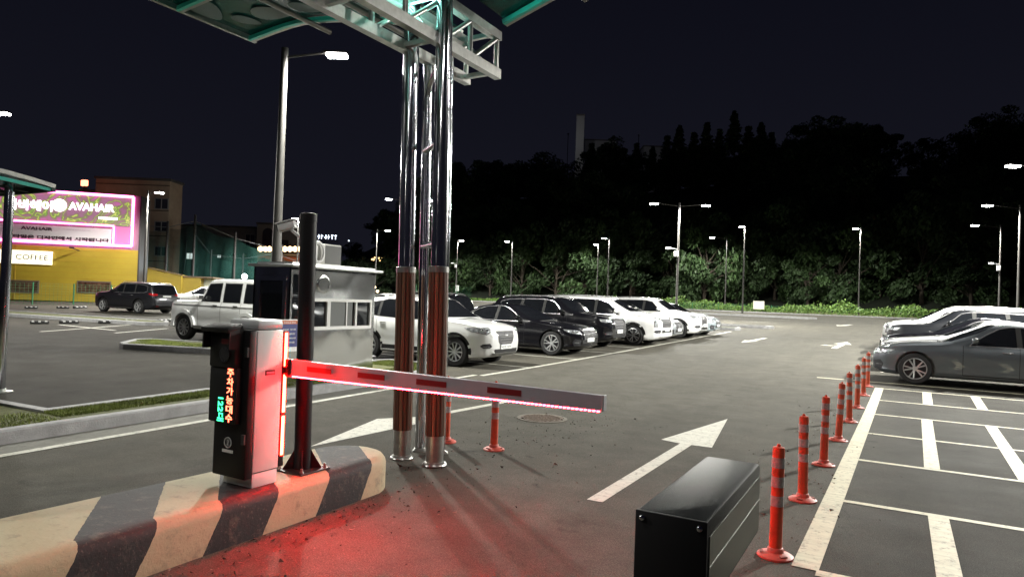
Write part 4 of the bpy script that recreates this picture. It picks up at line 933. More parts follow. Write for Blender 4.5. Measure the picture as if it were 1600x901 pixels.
# wheel stops
M_YS = mat('wheel_stop_yellow', (.5, .36, .05), .6)
ws = thing('wheel_stop', '', 'wheel stop', (0, 0, 0), 0, 'rubber wheel stops in the left bays')
b = MB(); b.box((0, 0, .05), (.75, .15, .10), bev=.025); b.build('block', M_BLACKR, ws, 35)
b = MB()
for x in (-.26, 0, .26): b.box((x, -.068, .075), (.10, .02, .03)); b.box((x, 0, .1015), (.09, .08, .003))
b.build('marker', M_WHITE, ws)
row1 = [(46, 504, 77, 504), (93, 504, 122, 503), (155, 504, 183, 502), (193, 502, 220, 501), (247, 501, 267, 500)]
row2 = [(38, 480, 59, 480), (88, 480, 108, 480), (115, 480, 135, 479)]
nm = ['leftmost', 'second from the left', 'third from the left', 'fourth from the left', 'rightmost of five']
for i, (a0, b0, a1, b1) in enumerate(row1+row2):
    o = ws if i == 0 else copy_tree(ws); p, q_ = Vector(P(a0, b0+2)), Vector(P(a1, b1+2)); L_ = (q_-p).length; c = (p+q_)/2
    o.location = (c.x, c.y, zg(c.y)); o.rotation_euler.z = math.atan2(q_.y-p.y, q_.x-p.x); k = min(2.2, L_/.78); o.scale = (k, 1.1, 1.3)
    o['label'] = 'black rubber wheel stop with white studs in the nearer left row, '+nm[i] if i < 5 else 'black rubber wheel stop before the yellow shop, '+['left one of three', 'middle one of three', 'right one of three'][i-5]
b = MB()
for (a, c) in (((63, 518), (265, 502)), ((92, 507), (180, 516)), ((183, 505), (262, 509)), ((180, 520), (262, 513)), ((14, 486), (130, 487)), ((14, 491), (90, 493))):
    p, q_ = P(*a), P(*c); strip(b, p, q_, .13)
struct(b.build('bay_line', M_LINE))
# ================================================================== HILL, TREES
def hill_h(x, y):
    # rises behind the weeds; top outline follows a ridge
    az = math.degrees(math.atan2(-x, y))        # + = left of +y
    ridge = np.interp(az, [-60, -12, 0, 8, 16, 24, 30, 36, 44, 52, 60, 90], [27, 27, 27, 26, 26, 24.5, 22, 17, 9, 7, 6, 5])
    dist = math.hypot(x, y); s0 = 92 if az < 36 else 92+(az-36)*4
    f = max(0, min(1, (dist-s0)/62)); f = f*f*(3-2*f)
    return zg(min(y, 110)) - .3 + ridge*f + 1.2*math.sin(x*.09)*math.cos(y*.07)*f
b = MB(); azs = np.linspace(-45, 75, 90); ds = list(np.linspace(84, 180, 30))+[260]
vs = []
for d_ in ds:
    for a_ in azs:
        x, y = -math.sin(R(a_))*d_, math.cos(R(a_))*d_; vs.append((x, y, hill_h(x, y)))
na = len(azs); b.add(vs, [(j*na+i, j*na+i+1, (j+1)*na+i+1, (j+1)*na+i) for j in range(len(ds)-1) for i in range(na-1)])
struct(b.build('hill', mat('hill_soil', (.012, .018, .008), .95, var=.4, vscale=.3), smooth=80))
def leaf_cloud(b, c, r, n, size, rg, squash=.8, mi=0):
    for _ in range(n):
        v = Vector((rg.gauss(0, 1), rg.gauss(0, 1), rg.gauss(0, 1))); v.normalize(); v *= r*rg.uniform(.45, 1.05)**.6; v.z *= squash
        p = Vector(c)+v; a = Vector((rg.gauss(0, 1), rg.gauss(0, 1), rg.gauss(0, .6))).normalized(); u = a.orthogonal().normalized(); w_ = a.cross(u)
        s_ = size*rg.uniform(.5, 1.3); o = len(b.v)
        b.v += [tuple(p-u*s_), tuple(p+w_*s_*.45), tuple(p+u*s_), tuple(p-w_*s_*.45)]; b.f.append((o, o+1, o+2, o+3)); b.m.append(mi)
def broadleaf(seed, h, rad, n=5200, leaf=.26):
    rg = random.Random(seed); tr = MB(); cr = MB(); tips = []
    tr.tube([(0, 0, 0), (rg.uniform(-.15, .15), rg.uniform(-.15, .15), h*.25), (rg.uniform(-.3, .3), rg.uniform(-.3, .3), h*.55), (0, 0, h*.85)], [.26, .2, .14, .05], 8)
    for k in range(22):
        a = rg.uniform(0, 6.28); z0 = h*rg.uniform(.12, .6); L_ = rad*rg.uniform(.4, 1.3)*(1-.45*max(0, z0/h-.4)); z1 = min(h*.95, z0+rg.uniform(.1, .45)*h)
        tip = (L_*math.cos(a), L_*math.sin(a), z1); tr.tube([(0, 0, z0), (tip[0]*.5, tip[1]*.5, z0+(z1-z0)*.6), tip], [.09, .05, .02], 6); tips.append(tip)
    tips += [(rg.uniform(-.4, .4)*rad, rg.uniform(-.4, .4)*rad, h*rg.uniform(.75, 1)) for _ in range(5)]+[(rg.uniform(-.9, .9)*rad, rg.uniform(-.9, .9)*rad, h*rg.uniform(.08, .35)) for _ in range(6)]
    for tp in tips: leaf_cloud(cr, tp, rad*rg.uniform(.14, .5), n//len(tips), leaf, rg, rg.uniform(.45, .8), rg.choice((0, 0, 1)))
    return tr.data('trunk', M_BARK, 60), cr
def conifer(seed, h):
    rg = random.Random(seed); tr = MB(); cr = MB(); tr.cyl((0, 0, 0), (0, 0, h), .25, .03, 8)
    for k in range(26):
        z = h*(.14+.86*k/26); rr = (1-z/h)*h*.17+.25
        for j in range(7):
            a = rg.uniform(0, 6.28); L_ = rr*rg.uniform(.6, 1.15)
            leaf_cloud(cr, (L_*.6*math.cos(a), L_*.6*math.sin(a), z-.1*L_), L_*.5, 14, .28, rg, .5)
    return tr.data('trunk', M_BARK, 60), cr
BRO = []
for k, (h, r_, n_) in enumerate(((8.5, 4.2, 6500), (7.2, 4.6, 6500), (9.5, 4.0, 6500), (6.2, 4.0, 5500), (10.5, 4.8, 6500))):
    tr, cr = broadleaf(20+k, h, r_, n_); BRO.append((tr, cr))
CROWN = {}
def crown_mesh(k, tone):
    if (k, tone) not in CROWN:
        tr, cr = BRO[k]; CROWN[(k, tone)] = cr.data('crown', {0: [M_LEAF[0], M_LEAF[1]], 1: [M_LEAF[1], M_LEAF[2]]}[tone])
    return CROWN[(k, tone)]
CON = [conifer(5, 13), conifer(6, 10)]; CONM = [c.data('crown', M_LEAF[0]) for _, c in CON]
def tree(kind, k, x, y, s, label, group, tone=0, z=None):
    t = thing(kind, label, 'tree', (x, y, (hill_h(x, y) if math.hypot(x, y) > 84 else zg(y)) if z is None else z), rnd.uniform(0, 6.28), group); t.scale = (s, s, s*rnd.uniform(.9, 1.1))
    if kind == 'pine_tree': t.scale = (s*1.5, s*1.5, s); link('trunk', CON[k][0], t); link('crown', CONM[k], t)
    else: link('trunk', BRO[k][0], t); link('crown', crown_mesh(k, tone), t)
    return t
ORD = 'first second third fourth fifth sixth seventh eighth ninth tenth eleventh twelfth thirteenth fourteenth fifteenth sixteenth seventeenth eighteenth nineteenth twentieth'.split()
row = [(705, 100, 3, .8), (765, 100, 1, .75), (815, 98, 0, .78), (868, 97, 1, .95), (915, 98, 0, .9), (985, 99, 2, .85), (1050, 96, 0, .8), (1100, 93, 3, .95), (1150, 95, 1, .85), (1210, 95, 3, .95), (1262, 90, 0, .8), (1310, 89, 1, .9), (1375, 91, 2, .75), (1440, 87, 1, .95), (1490, 87, 4, .75), (1545, 88, 1, .95), (1610, 92, 0, .9), (1680, 92, 2, .9)]
for i, (px, d_, k, s_) in enumerate(row):
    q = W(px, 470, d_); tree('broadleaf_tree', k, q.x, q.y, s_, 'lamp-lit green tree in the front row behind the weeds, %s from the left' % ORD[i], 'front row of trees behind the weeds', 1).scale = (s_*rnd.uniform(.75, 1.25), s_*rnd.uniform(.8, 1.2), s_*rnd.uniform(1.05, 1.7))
for i in range(120):
    az = rnd.uniform(-14, 38) if i < 105 else rnd.uniform(38, 52); d_ = rnd.uniform(98, 160); x, y = -math.sin(R(az))*d_, math.cos(R(az))*d_
    tree('broadleaf_tree', rnd.randrange(5), x, y, rnd.uniform(.8, 1.25)*(.65 if az > 38 else 1), 'dark broadleaf tree in the unlit wood on the hillside', 'dark trees on the hillside')
cps = [(1043, 210), (1062, 195), (1085, 205), (1105, 190), (1125, 200), (1148, 172), (1170, 195), (1190, 190), (1206, 205), (1225, 232), (925, 222), (958, 226), (995, 222), (1020, 228)]
for i, (px, py) in enumerate(cps):
    d_ = 138; q = W(px, py, d_); k = i % 2; hgt = (13, 10)[k]; s_ = rnd.uniform(.8, 1.05)
    tree('pine_tree', k, q.x, q.y, s_, 'dark pointed conifer on the ridge, %s from the left' % ORD[i], 'conifers on the skyline', 0, q.z-hgt*s_)
# buildings on the ridge
o = thing('chimney_tower', 'pale tall chimney tower standing above the wooded ridge', 'tower', tuple(W(903, 300, 175)), R(25)); H_ = W(903, 182, 175).z-W(903, 300, 175).z
b = MB(); b.box((0, 0, H_/2), (2.0, 2.0, H_)); b.build('shaft', mat('ridge_white_wall', (.5, .5, .5), .8), o); b = MB(); b.box((0, 0, H_+.2), (2.2, 2.2, .4)); b.build('cap', M_FAR, o)
for dx in (-3, 14):  # hidden floodlights added so the chimney tower does not go dark
    ld = bpy.data.lights.new('ridge_fill', 'POINT'); ld.energy = 160; ld.shadow_soft_size = .3; lo = link('light', ld, o, (dx, -9, 13))
    b = MB(); b.box((dx, -9.3, 12.6), (.4, .3, .3), bev=.03); b.cyl((dx, -9.3, 0), (dx, -9.3, 12.5), .08); b.build('floodlight', M_DARKPL, o)
for (p0, p1, lab) in (((914, 219), (962, 240), 'pale flat roofed block on the ridge right of the chimney tower'), ((1006, 229), (1042, 250), 'pale sloping roof peeping over the ridge left of the conifers'), ((1222, 234), (1300, 255), 'low pale roofline on the ridge right of the conifers')):
    simple_block('ridge_building', lab, p0, p1, 180, 5, mat('ridge_grey_wall', (.35, .35, .36), .8), floor=15, wins=[(p0[0]+8, p0[1]+5, p0[0]+14, p0[1]+9, 0)])
# weeds and verge
b = MB(); r3 = random.Random(11)
for _ in range(15000):
    x = r3.uniform(-62, 22); y = r3.uniform(80.2, 84.5); clump = .5+.5*math.sin(x*.55+2*math.sin(x*.21)); h = r3.random()**.9*(.75+.55*clump+.3*math.sin(x*1.7)*math.sin(x*.37)+r3.gauss(0, .12)); 
    if x < -36: h *= .4
    a = Vector((r3.gauss(0, 1), r3.gauss(0, 1), r3.gauss(0, .8))).normalized(); u = a.orthogonal().normalized(); w_ = a.cross(u); s_ = r3.uniform(.08, .2)
    p = Vector((x, y, zg(y)+h)); o_ = len(b.v); b.v += [tuple(p-u*s_), tuple(p+w_*s_*.5), tuple(p+u*s_), tuple(p-w_*s_*.5)]; b.f.append((o_, o_+1, o_+2, o_+3)); b.m.append(r3.choice((0, 1, 1)))
me = bpy.data.meshes.new('weeds'); me.from_pydata(b.v, [], b.f); mw = [mat('weed_leaf', (.07, .15, .025), .6, var=.4, vscale=.6), mat('weed_leaf_pale', (.11, .19, .035), .6, var=.4, vscale=.6)]
[me.materials.append(m_) for m_ in mw]; me.polygons.foreach_set('material_index', b.m); o = link('weeds', me); tag(o, 'bright green weeds and low bushes along the far edge of the car park', 'weeds'); o['kind'] = 'stuff'
b = MB(); vs = []; xs_ = list(range(-75, 40, 3)); b.add([(x, y, zg(y)+z) for x in xs_ for y, z in ((79.95, .02), (84.8, .25))], [(2*i, 2*i+2, 2*i+3, 2*i+1) for i in range(len(xs_)-1)]); struct(b.build('verge', M_SOIL))
# ================================================================== CARS
def smooth_curve(pts, u, win=.05):
    pts = sorted(pts); xs = np.array([p[0] for p in pts]); zs = np.array([p[1] for p in pts])
    g = np.arange(-.4, xs[-1]+.4, .01); v = np.interp(g, xs, zs)
    k = max(1, int(win/.01)); w_ = np.hanning(2*k+3)[1:-1]; w_ /= w_.sum()
    v2 = np.convolve(np.pad(v, k+0, mode='edge'), w_, mode='same')[k:-k] if k else v
    return np.interp(u, g, v2[:len(g)])
CARS = {}
SPEC = {
 'suv': dict(L=4.48, W=1.85, fo=.90, wb=2.67, R=.352, cladding=1,
   top=[(0, .74), (.05, .90), (.14, .98), (.45, 1.04), (1.05, 1.115), (1.18, 1.14), (1.95, 1.60), (2.25, 1.645), (3.2, 1.64), (3.95, 1.58), (4.12, 1.53), (4.40, 1.02), (4.48, .80)],
   belt=[(0, .70), (.14, .90), (.6, .99), (1.2, 1.04), (2.5, 1.07), (3.8, 1.14), (4.35, 1.05), (4.48, .76)],
   bot=[(0, .36), (.15, .25), (.5, .2), (4.0, .21), (4.35, .32), (4.48, .45)], hw=[(0, .60), (.08, .74), (.22, .84), (.5, .905), (.9, .925), (3.5, .925), (4.1, .88), (4.35, .80), (4.48, .66)],
   ws=(1.12, 2.0), rw=(4.02, 4.38), roofw=.70,
   win=[[(1.62, 1.09), (2.10, 1.50), (2.36, 1.54), (2.40, 1.09)], [(2.50, 1.09), (2.47, 1.545), (3.10, 1.54), (3.25, 1.50), (3.25, 1.12)], [(3.33, 1.13), (3.34, 1.49), (3.62, 1.44), (3.88, 1.27), (3.80, 1.17)]],
   grille=[(-.40, .86), (.40, .86), (.33, .62), (.24, .55), (-.24, .55), (-.33, .62)], hl=[(.02, .88), (.10, .96), (.62, .93), (.50, .865), (.16, .80)], hlx='side',
   rails=1),
 'sedan': dict(L=4.96, W=1.88, fo=.86, wb=2.98, R=.35, cladding=0,
   top=[(0, .62), (.05, .74), (.15, .80), (.5, .89), (1.25, .97), (1.42, .985), (2.35, 1.42), (2.65, 1.465), (3.1, 1.455), (3.6, 1.36), (4.40, 1.06), (4.80, 1.02), (4.90, .97), (4.96, .72)],
   belt=[(0, .58), (.15, .73), (.6, .83), (1.5, .90), (3.0, .93), (4.3, .98), (4.85, .92), (4.96, .7)],
   bot=[(0, .30), (.2, .2), (.6, .17), (4.3, .18), (4.75, .26), (4.96, .4)], hw=[(0, .58), (.08, .72), (.25, .84), (.55, .91), (1.0, .935), (3.8, .935), (4.5, .89), (4.8, .80), (4.96, .66)],
   ws=(1.38, 2.42), rw=(3.62, 4.42), roofw=.655,
   win=[[(1.92, .955), (2.20, 1.17), (2.46, 1.33), (2.66, 1.372), (2.74, 1.372), (2.76, .955)], [(2.86, .955), (2.84, 1.37), (3.2, 1.352), (3.55, 1.25), (3.64, 1.20), (3.68, .97)], [(3.75, .98), (3.73, 1.17), (4.0, 1.02), (3.96, .99)]],
   grille=[(-.42, .74), (-.05, .76), (-.05, .52), (-.36, .50), (-.45, .6)], hl=[(.02, .66), (.04, .74), (.30, .765), (.52, .775), (.40, .70), (.12, .645)], hlx='side', rails=0),
 'big_suv': dict(L=4.81, W=1.90, fo=.92, wb=2.80, R=.37, cladding=1,
   top=[(0, .80), (.05, .98), (.14, 1.05), (.5, 1.10), (1.15, 1.16), (1.28, 1.19), (1.98, 1.62), (2.3, 1.685), (3.7, 1.68), (4.35, 1.62), (4.5, 1.56), (4.72, 1.10), (4.81, .85)],
   belt=[(0, .76), (.14, .97), (.6, 1.03), (1.3, 1.07), (3.0, 1.09), (4.3, 1.14), (4.68, 1.08), (4.81, .8)],
   bot=[(0, .38), (.15, .26), (.5, .21), (4.3, .22), (4.65, .33), (4.81, .48)], hw=[(0, .66), (.08, .78), (.2, .86), (.5, .93), (.9, .945), (3.9, .945), (4.4, .91), (4.68, .84), (4.81, .72)],
   ws=(1.22, 2.02), rw=(4.42, 4.74), roofw=.74,
   win=[[(1.72, 1.12), (2.14, 1.52), (2.42, 1.575), (2.46, 1.12)], [(2.56, 1.12), (2.54, 1.58), (3.30, 1.575), (3.38, 1.13)], [(3.48, 1.14), (3.42, 1.57), (3.95, 1.54), (4.25, 1.46), (4.28, 1.22), (4.1, 1.16)]],
   grille=[(-.46, .95), (.46, .95), (.40, .64), (.30, .60), (-.30, .60), (-.40, .64)], hl=[(.02, .90), (.03, 1.0), (.45, .99), (.38, .90)], hlx='side', rails=1),
 'van': dict(L=5.15, W=1.99, fo=.97, wb=3.09, R=.36, cladding=1,
   top=[(0, .82), (.05, .98), (.14, 1.06), (.5, 1.11), (.95, 1.17), (1.05, 1.20), (1.95, 1.66), (2.35, 1.735), (4.0, 1.74), (4.7, 1.68), (4.88, 1.58), (5.08, 1.12), (5.15, .86)],
   belt=[(0, .78), (.14, .97), (.6, 1.03), (1.1, 1.06), (3.0, 1.07), (4.6, 1.09), (5.0, 1.06), (5.15, .8)],
   bot=[(0, .34), (.15, .24), (.5, .18), (4.7, .2), (5.0, .32), (5.15, .48)], hw=[(0, .72), (.08, .83), (.2, .91), (.5, .975), (.9, .99), (4.3, .99), (4.8, .95), (5.02, .87), (5.15, .74)],
   ws=(1.0, 2.02), rw=(4.82, 5.1), roofw=.78,
   win=[[(1.55, 1.10), (2.02, 1.50), (2.42, 1.60), (2.46, 1.10)], [(2.56, 1.10), (2.54, 1.61), (3.62, 1.62), (3.64, 1.11)], [(3.72, 1.11), (3.70, 1.62), (4.4, 1.585), (4.72, 1.50), (4.78, 1.14)]],
   grille=[(-.58, .96), (.58, .96), (.50, .68), (-.50, .68)], hl=[(.0, .96), (.0, 1.02), (.30, 1.02), (.30, .70), (.18, .70), (.18, .93)], hlx='side', rails=1),
 'offroader': dict(L=4.66, W=1.93, fo=.78, wb=2.89, R=.40, cladding=0, boxy=1,
   top=[(0, .85), (.03, 1.16), (.08, 1.22), (.3, 1.245), (1.30, 1.27), (1.42, 1.30), (1.80, 1.87), (1.92, 1.935), (2.3, 1.965), (4.3, 1.955), (4.5, 1.92), (4.60, 1.86), (4.66, 1.3)],
   belt=[(0, .82), (.05, 1.10), (.2, 1.17), (1.4, 1.20), (4.5, 1.20), (4.66, 1.15)],
   bot=[(0, .45), (.1, .34), (4.5, .36), (4.66, .45)], hw=[(0, .80), (.05, .86), (.15, .90), (.4, .93), (4.5, .93), (4.6, .91), (4.66, .86)],
   ws=(1.38, 1.88), rw=(4.58, 4.66), roofw=.78,
   win=[[(1.60, 1.26), (1.87, 1.76), (2.42, 1.79), (2.42, 1.26)], [(2.60, 1.26), (2.60, 1.79), (3.32, 1.79), (3.32, 1.26)], [(3.52, 1.26), (3.52, 1.79), (4.36, 1.77), (4.36, 1.26)]],
   grille=[(-.38, 1.06), (.38, 1.06), (.38, .80), (-.38, .80)], hl=[(.02, .82), (.02, 1.04), (.24, 1.04), (.24, .82)], hlx='side', rails=0),
}
SPEC['compact'] = {**SPEC['sedan'], 'L': 4.5, 'wb': 2.7}
def scale_u(sp, L):
    k = L/max(p[0] for p in sp['top']); o = dict(sp)
    for key in ('top', 'belt', 'bot', 'hw'): o[key] = [(u*k, v) for u, v in sp[key]]
    o['ws'] = tuple(a*k for a in sp['ws']); o['rw'] = tuple(a*k for a in sp['rw']); o['win'] = [[(u*k, z) for u, z in w_] for w_ in sp['win']]; o['L'] = L; return o
SPEC['compact'] = scale_u(SPEC['compact'], 4.5)
def body_mesh(kind):
    """local frame: x forward (front bumper at +L/2), y left, z up"""
    sp = SPEC[kind]; L = sp['L']; boxy = sp.get('boxy', 0)
    us = np.array(sorted(set([round(v, 3) for v in list(np.linspace(0, .3, 10))+list(np.linspace(.3, L-.3, 74))+list(np.linspace(L-.3, L, 9))])))
    win = .03 if boxy else .10
    top, belt, bot, hw = (smooth_curve(sp[k], us, w_) for k, w_ in (('top', win), ('belt', .12), ('bot', .08), ('hw', .04 if boxy else .08)))
    belt = np.minimum(belt, top-.012)
    rows = []
    for i, u in enumerate(us):
        w_, zt, zb, z0 = hw[i], top[i], belt[i], bot[i]; h = zt-zb; g = max(0, min(1, (h-.08)/.38)); g = g*g*(3-2*g)
        rw = sp['roofw']*w_/max(hw); rw = sp['roofw'] if u > .8 and u < L-.2 else min(sp['roofw'], w_*.82)
        hood = [(w_*.955, zb+.40*h), (w_*.88, zb+.75*h), (w_*.62, zb+.93*h), (w_*.3, zb+.99*h), (0, zt)]
        s0, s1 = (w_*.94, zb+.03), (rw, zt-(.05 if not boxy else .03))
        cab = [tuple(s0[j]+(s1[j]-s0[j])*.35 for j in (0, 1)), tuple(s0[j]+(s1[j]-s0[j])*.93 for j in (0, 1)), (rw*.90, zt-.018), (rw*.5, zt-.004), (0, zt)]
        cab[0] = (cab[0][0]+.012*g, cab[0][1]); up = [tuple(hd[j]*(1-g)+cb[j]*g for j in (0, 1)) for hd, cb in zip(hood, cab)]
        zz = zb-z0
        pr = [(0, z0), (w_*.80, z0), (w_*.93, z0+.03), (w_*.975, z0+.10), (w_*.965, z0+.22*zz), (w_*.985, z0+.42*zz), (w_*(1.0), z0+.66*zz), (w_*.998, z0+.80*zz), (w_*.978, z0+.92*zz), (w_*.955, zb)]+up
        # refine
        rows.append(pr)
    P_ = len(rows[0]); vs = []; idx = []
    for i, u in enumerate(us):
        x = L/2-u; pr = rows[i]; ring = [(x, y, z) for y, z in pr]+[(x, -y, z) for y, z in pr[-2:0:-1]]
        vs += ring
    n = 2*P_-2; fs = [(i*n+k, i*n+(k+1) % n, (i+1)*n+(k+1) % n, (i+1)*n+k) for i in range(len(us)-1) for k in range(n)]
    fs += [tuple(range(n))[::-1], tuple(range((len(us)-1)*n, len(us)*n))]
    bm = bmesh.new(); bv = [bm.verts.new(v) for v in vs]; [bm.faces.new([bv[j] for j in f]) for f in fs]
    bmesh.ops.recalc_face_normals(bm, faces=bm.faces)
    full = bm.copy(); bmesh.ops.triangulate(full, faces=full.faces); bvh = BVHTree.FromBMesh(full); full.free()
    me = bpy.data.meshes.new('body'); bm.to_mesh(me); bm.free(); ob = bpy.data.objects.new('tmp', me); C.objects.link(ob)
    cut = MB(); ax = [L/2-sp['fo'], L/2-sp['fo']-sp['wb']]; ra = sp['R']*1.13
    for a in ax:
        for s_ in (-1, 1): cut.cyl((a, s_*(max(hw)-.30), sp['R']+.01), (a, s_*(max(hw)+.2), sp['R']+.01), ra, n=44)
    co = cut.build('tmpc', M_BLACKR); md = ob.modifiers.new('b', 'BOOLEAN'); md.object = co; md.operation = 'DIFFERENCE'; md.solver = 'EXACT'
    bpy.context.view_layer.update(); me2 = bpy.data.meshes.new_from_object(ob.evaluated_get(bpy.context.evaluated_depsgraph_get()))
    bpy.data.objects.remove(ob); bpy.data.objects.remove(co)
    bm = bmesh.new(); bm.from_mesh(me2); clad = sp['cladding']; rc = ra+.075
    for f in bm.faces:
        c = f.calc_center_median(); f.material_index = 0; inner = False
        for a in ax:
            dd = math.hypot(c.x-a, c.z-sp['R']-.01); rad = Vector((c.x-a, 0, c.z-sp['R']-.01))
            if dd < ra+.02 and abs(c.y) < max(hw)-.005 and (abs(f.normal.y) > .97 and abs(abs(c.y)-(max(hw)-.30)) < .02 or (rad.length > .05 and abs(f.normal.dot(rad.normalized())) > .9 and dd < ra+.003)): inner = True
        if inner: f.material_index = 1
        elif f.normal.z < -.8 and c.z < .5: f.material_index = 1
    for f in bm.faces: f.smooth = True
    bm.to_mesh(me2); bm.free(); me2.set_sharp_from_angle(angle=R(42)); me2.name = 'body'
    return me2, bvh, ax, ra, max(hw)
def patch(bvh, poly3, d, off=.004, cell=.05):
    """project a polygon (3-D points, seen along horizontal direction d) on the body"""
    d = Vector(d).normalized(); r = d.cross(Vector((0, 0, 1))).normalized(); up = r.cross(d)
    pts = [(Vector(p).dot(r), Vector(p).dot(up)) for p in poly3]
    bm = bmesh.new(); bm.faces.new([bm.verts.new((a, c, 0)) for a, c in pts])
    for ax, (lo, hi) in ((0, (min(p[0] for p in pts), max(p[0] for p in pts))), (1, (min(p[1] for p in pts), max(p[1] for p in pts)))):
        v = math.floor(lo/cell)*cell+cell
        while v < hi:
            co = [0, 0, 0]; co[ax] = v; no = [0, 0, 0]; no[ax] = 1
            bmesh.ops.bisect_plane(bm, geom=bm.verts[:]+bm.edges[:]+bm.faces[:], plane_co=co, plane_no=no); v += cell
    vs = []; ok = []
    for v in bm.verts:
        o = r*v.co.x+up*v.co.y-d*6; h = bvh.ray_cast(o, d, 12)
        p = h[0] if h[0] is not None else bvh.find_nearest(r*v.co.x+up*v.co.y)[0]
        nn = h[1] if h[0] is not None else -d
        if nn.dot(-d) < 0: nn = -nn
        vs.append(p+(nn*.7-d*.3).normalized()*off)
    fs = [[v.index for v in f.verts] for f in bm.faces]; bm.verts.index_update(); bm.free()
    return vs, fs
def inflate(poly, k):
    n = len(poly); a = sum(poly[i][0]*poly[(i+1) % n][1]-poly[(i+1) % n][0]*poly[i][1] for i in range(n)); s_ = 1 if a > 0 else -1; out = []
    for i in range(n):
        p0, p, p1 = Vector(poly[i-1]), Vector(poly[i]), Vector(poly[(i+1) % n]); d0 = (p-p0).normalized(); d1 = (p1-p).normalized()
        n0, n1 = Vector((d0.y, -d0.x))*s_, Vector((d1.y, -d1.x))*s_; m_ = (n0+n1); m_ = m_.normalized() if m_.length > .1 else n1; out.append(tuple(p+m_*(k/max(.55, m_.dot(n1)))))
    return out
WHEELS = {}
def wheel_meshes(Rr, style):
    if (Rr, style) in WHEELS: return WHEELS[(Rr, style)]
    wd = .115; r1 = Rr*(.70 if style != 2 else .66)
    b = MB(); b.lathe([(r1, -wd), (Rr*.93, -wd), (Rr, -wd*.75), (Rr, wd*.75), (Rr*.95, wd*.97), (r1*1.03, wd), (r1, wd*.86)], 44, axis='Y', caps=False); ty = b.data('tyre', M_TYRE, 50)
    b = MB(); b.lathe([(r1*1.0, wd*.4), (r1*1.0, wd*.92), (r1*.95, wd*.96), (r1*.92, wd*.8), (r1*.92, wd*.4)], 44, axis='Y', caps=False)
    b.lathe([(.01, wd*.3), (r1*.95, wd*.3), (r1*.95, wd*.25), (.01, wd*.25)], 36, axis='Y', mi=1)
    b.lathe([(.01, wd*.82), (.045, wd*.82), (.055, wd*.7), (.055, wd*.4)][::-1], 20, axis='Y')
    ns = {0: 5, 1: 5, 2: 10}[style]
    for k in range(ns):
        a = 2*math.pi*k/ns
        for da in ((-.17, .17) if style != 2 else (0,)):
            p0 = Vector((.04*math.cos(a+da*.5), wd*.70, .04*math.sin(a+da*.5))); tw = .16 if style == 1 else 0
            p1 = Vector((r1*.94*math.cos(a+da*1.3+tw), wd*.84, r1*.94*math.sin(a+da*1.3+tw))); b.bar(p0, p1, .022 if style != 2 else .03, .030)
    rm = b.data('rim', [M_RIM, M_RIMD], 40); WHEELS[(Rr, style)] = (ty, rm); return ty, rm
def paint(name, col, metal=0.0):
    m = mat('car_paint_'+name, col, (.34 if metal else (.35 if max(col) > .3 else .14)), metal, coat=1 if max(col) > .03 else .3)
    return m
BODY = {}
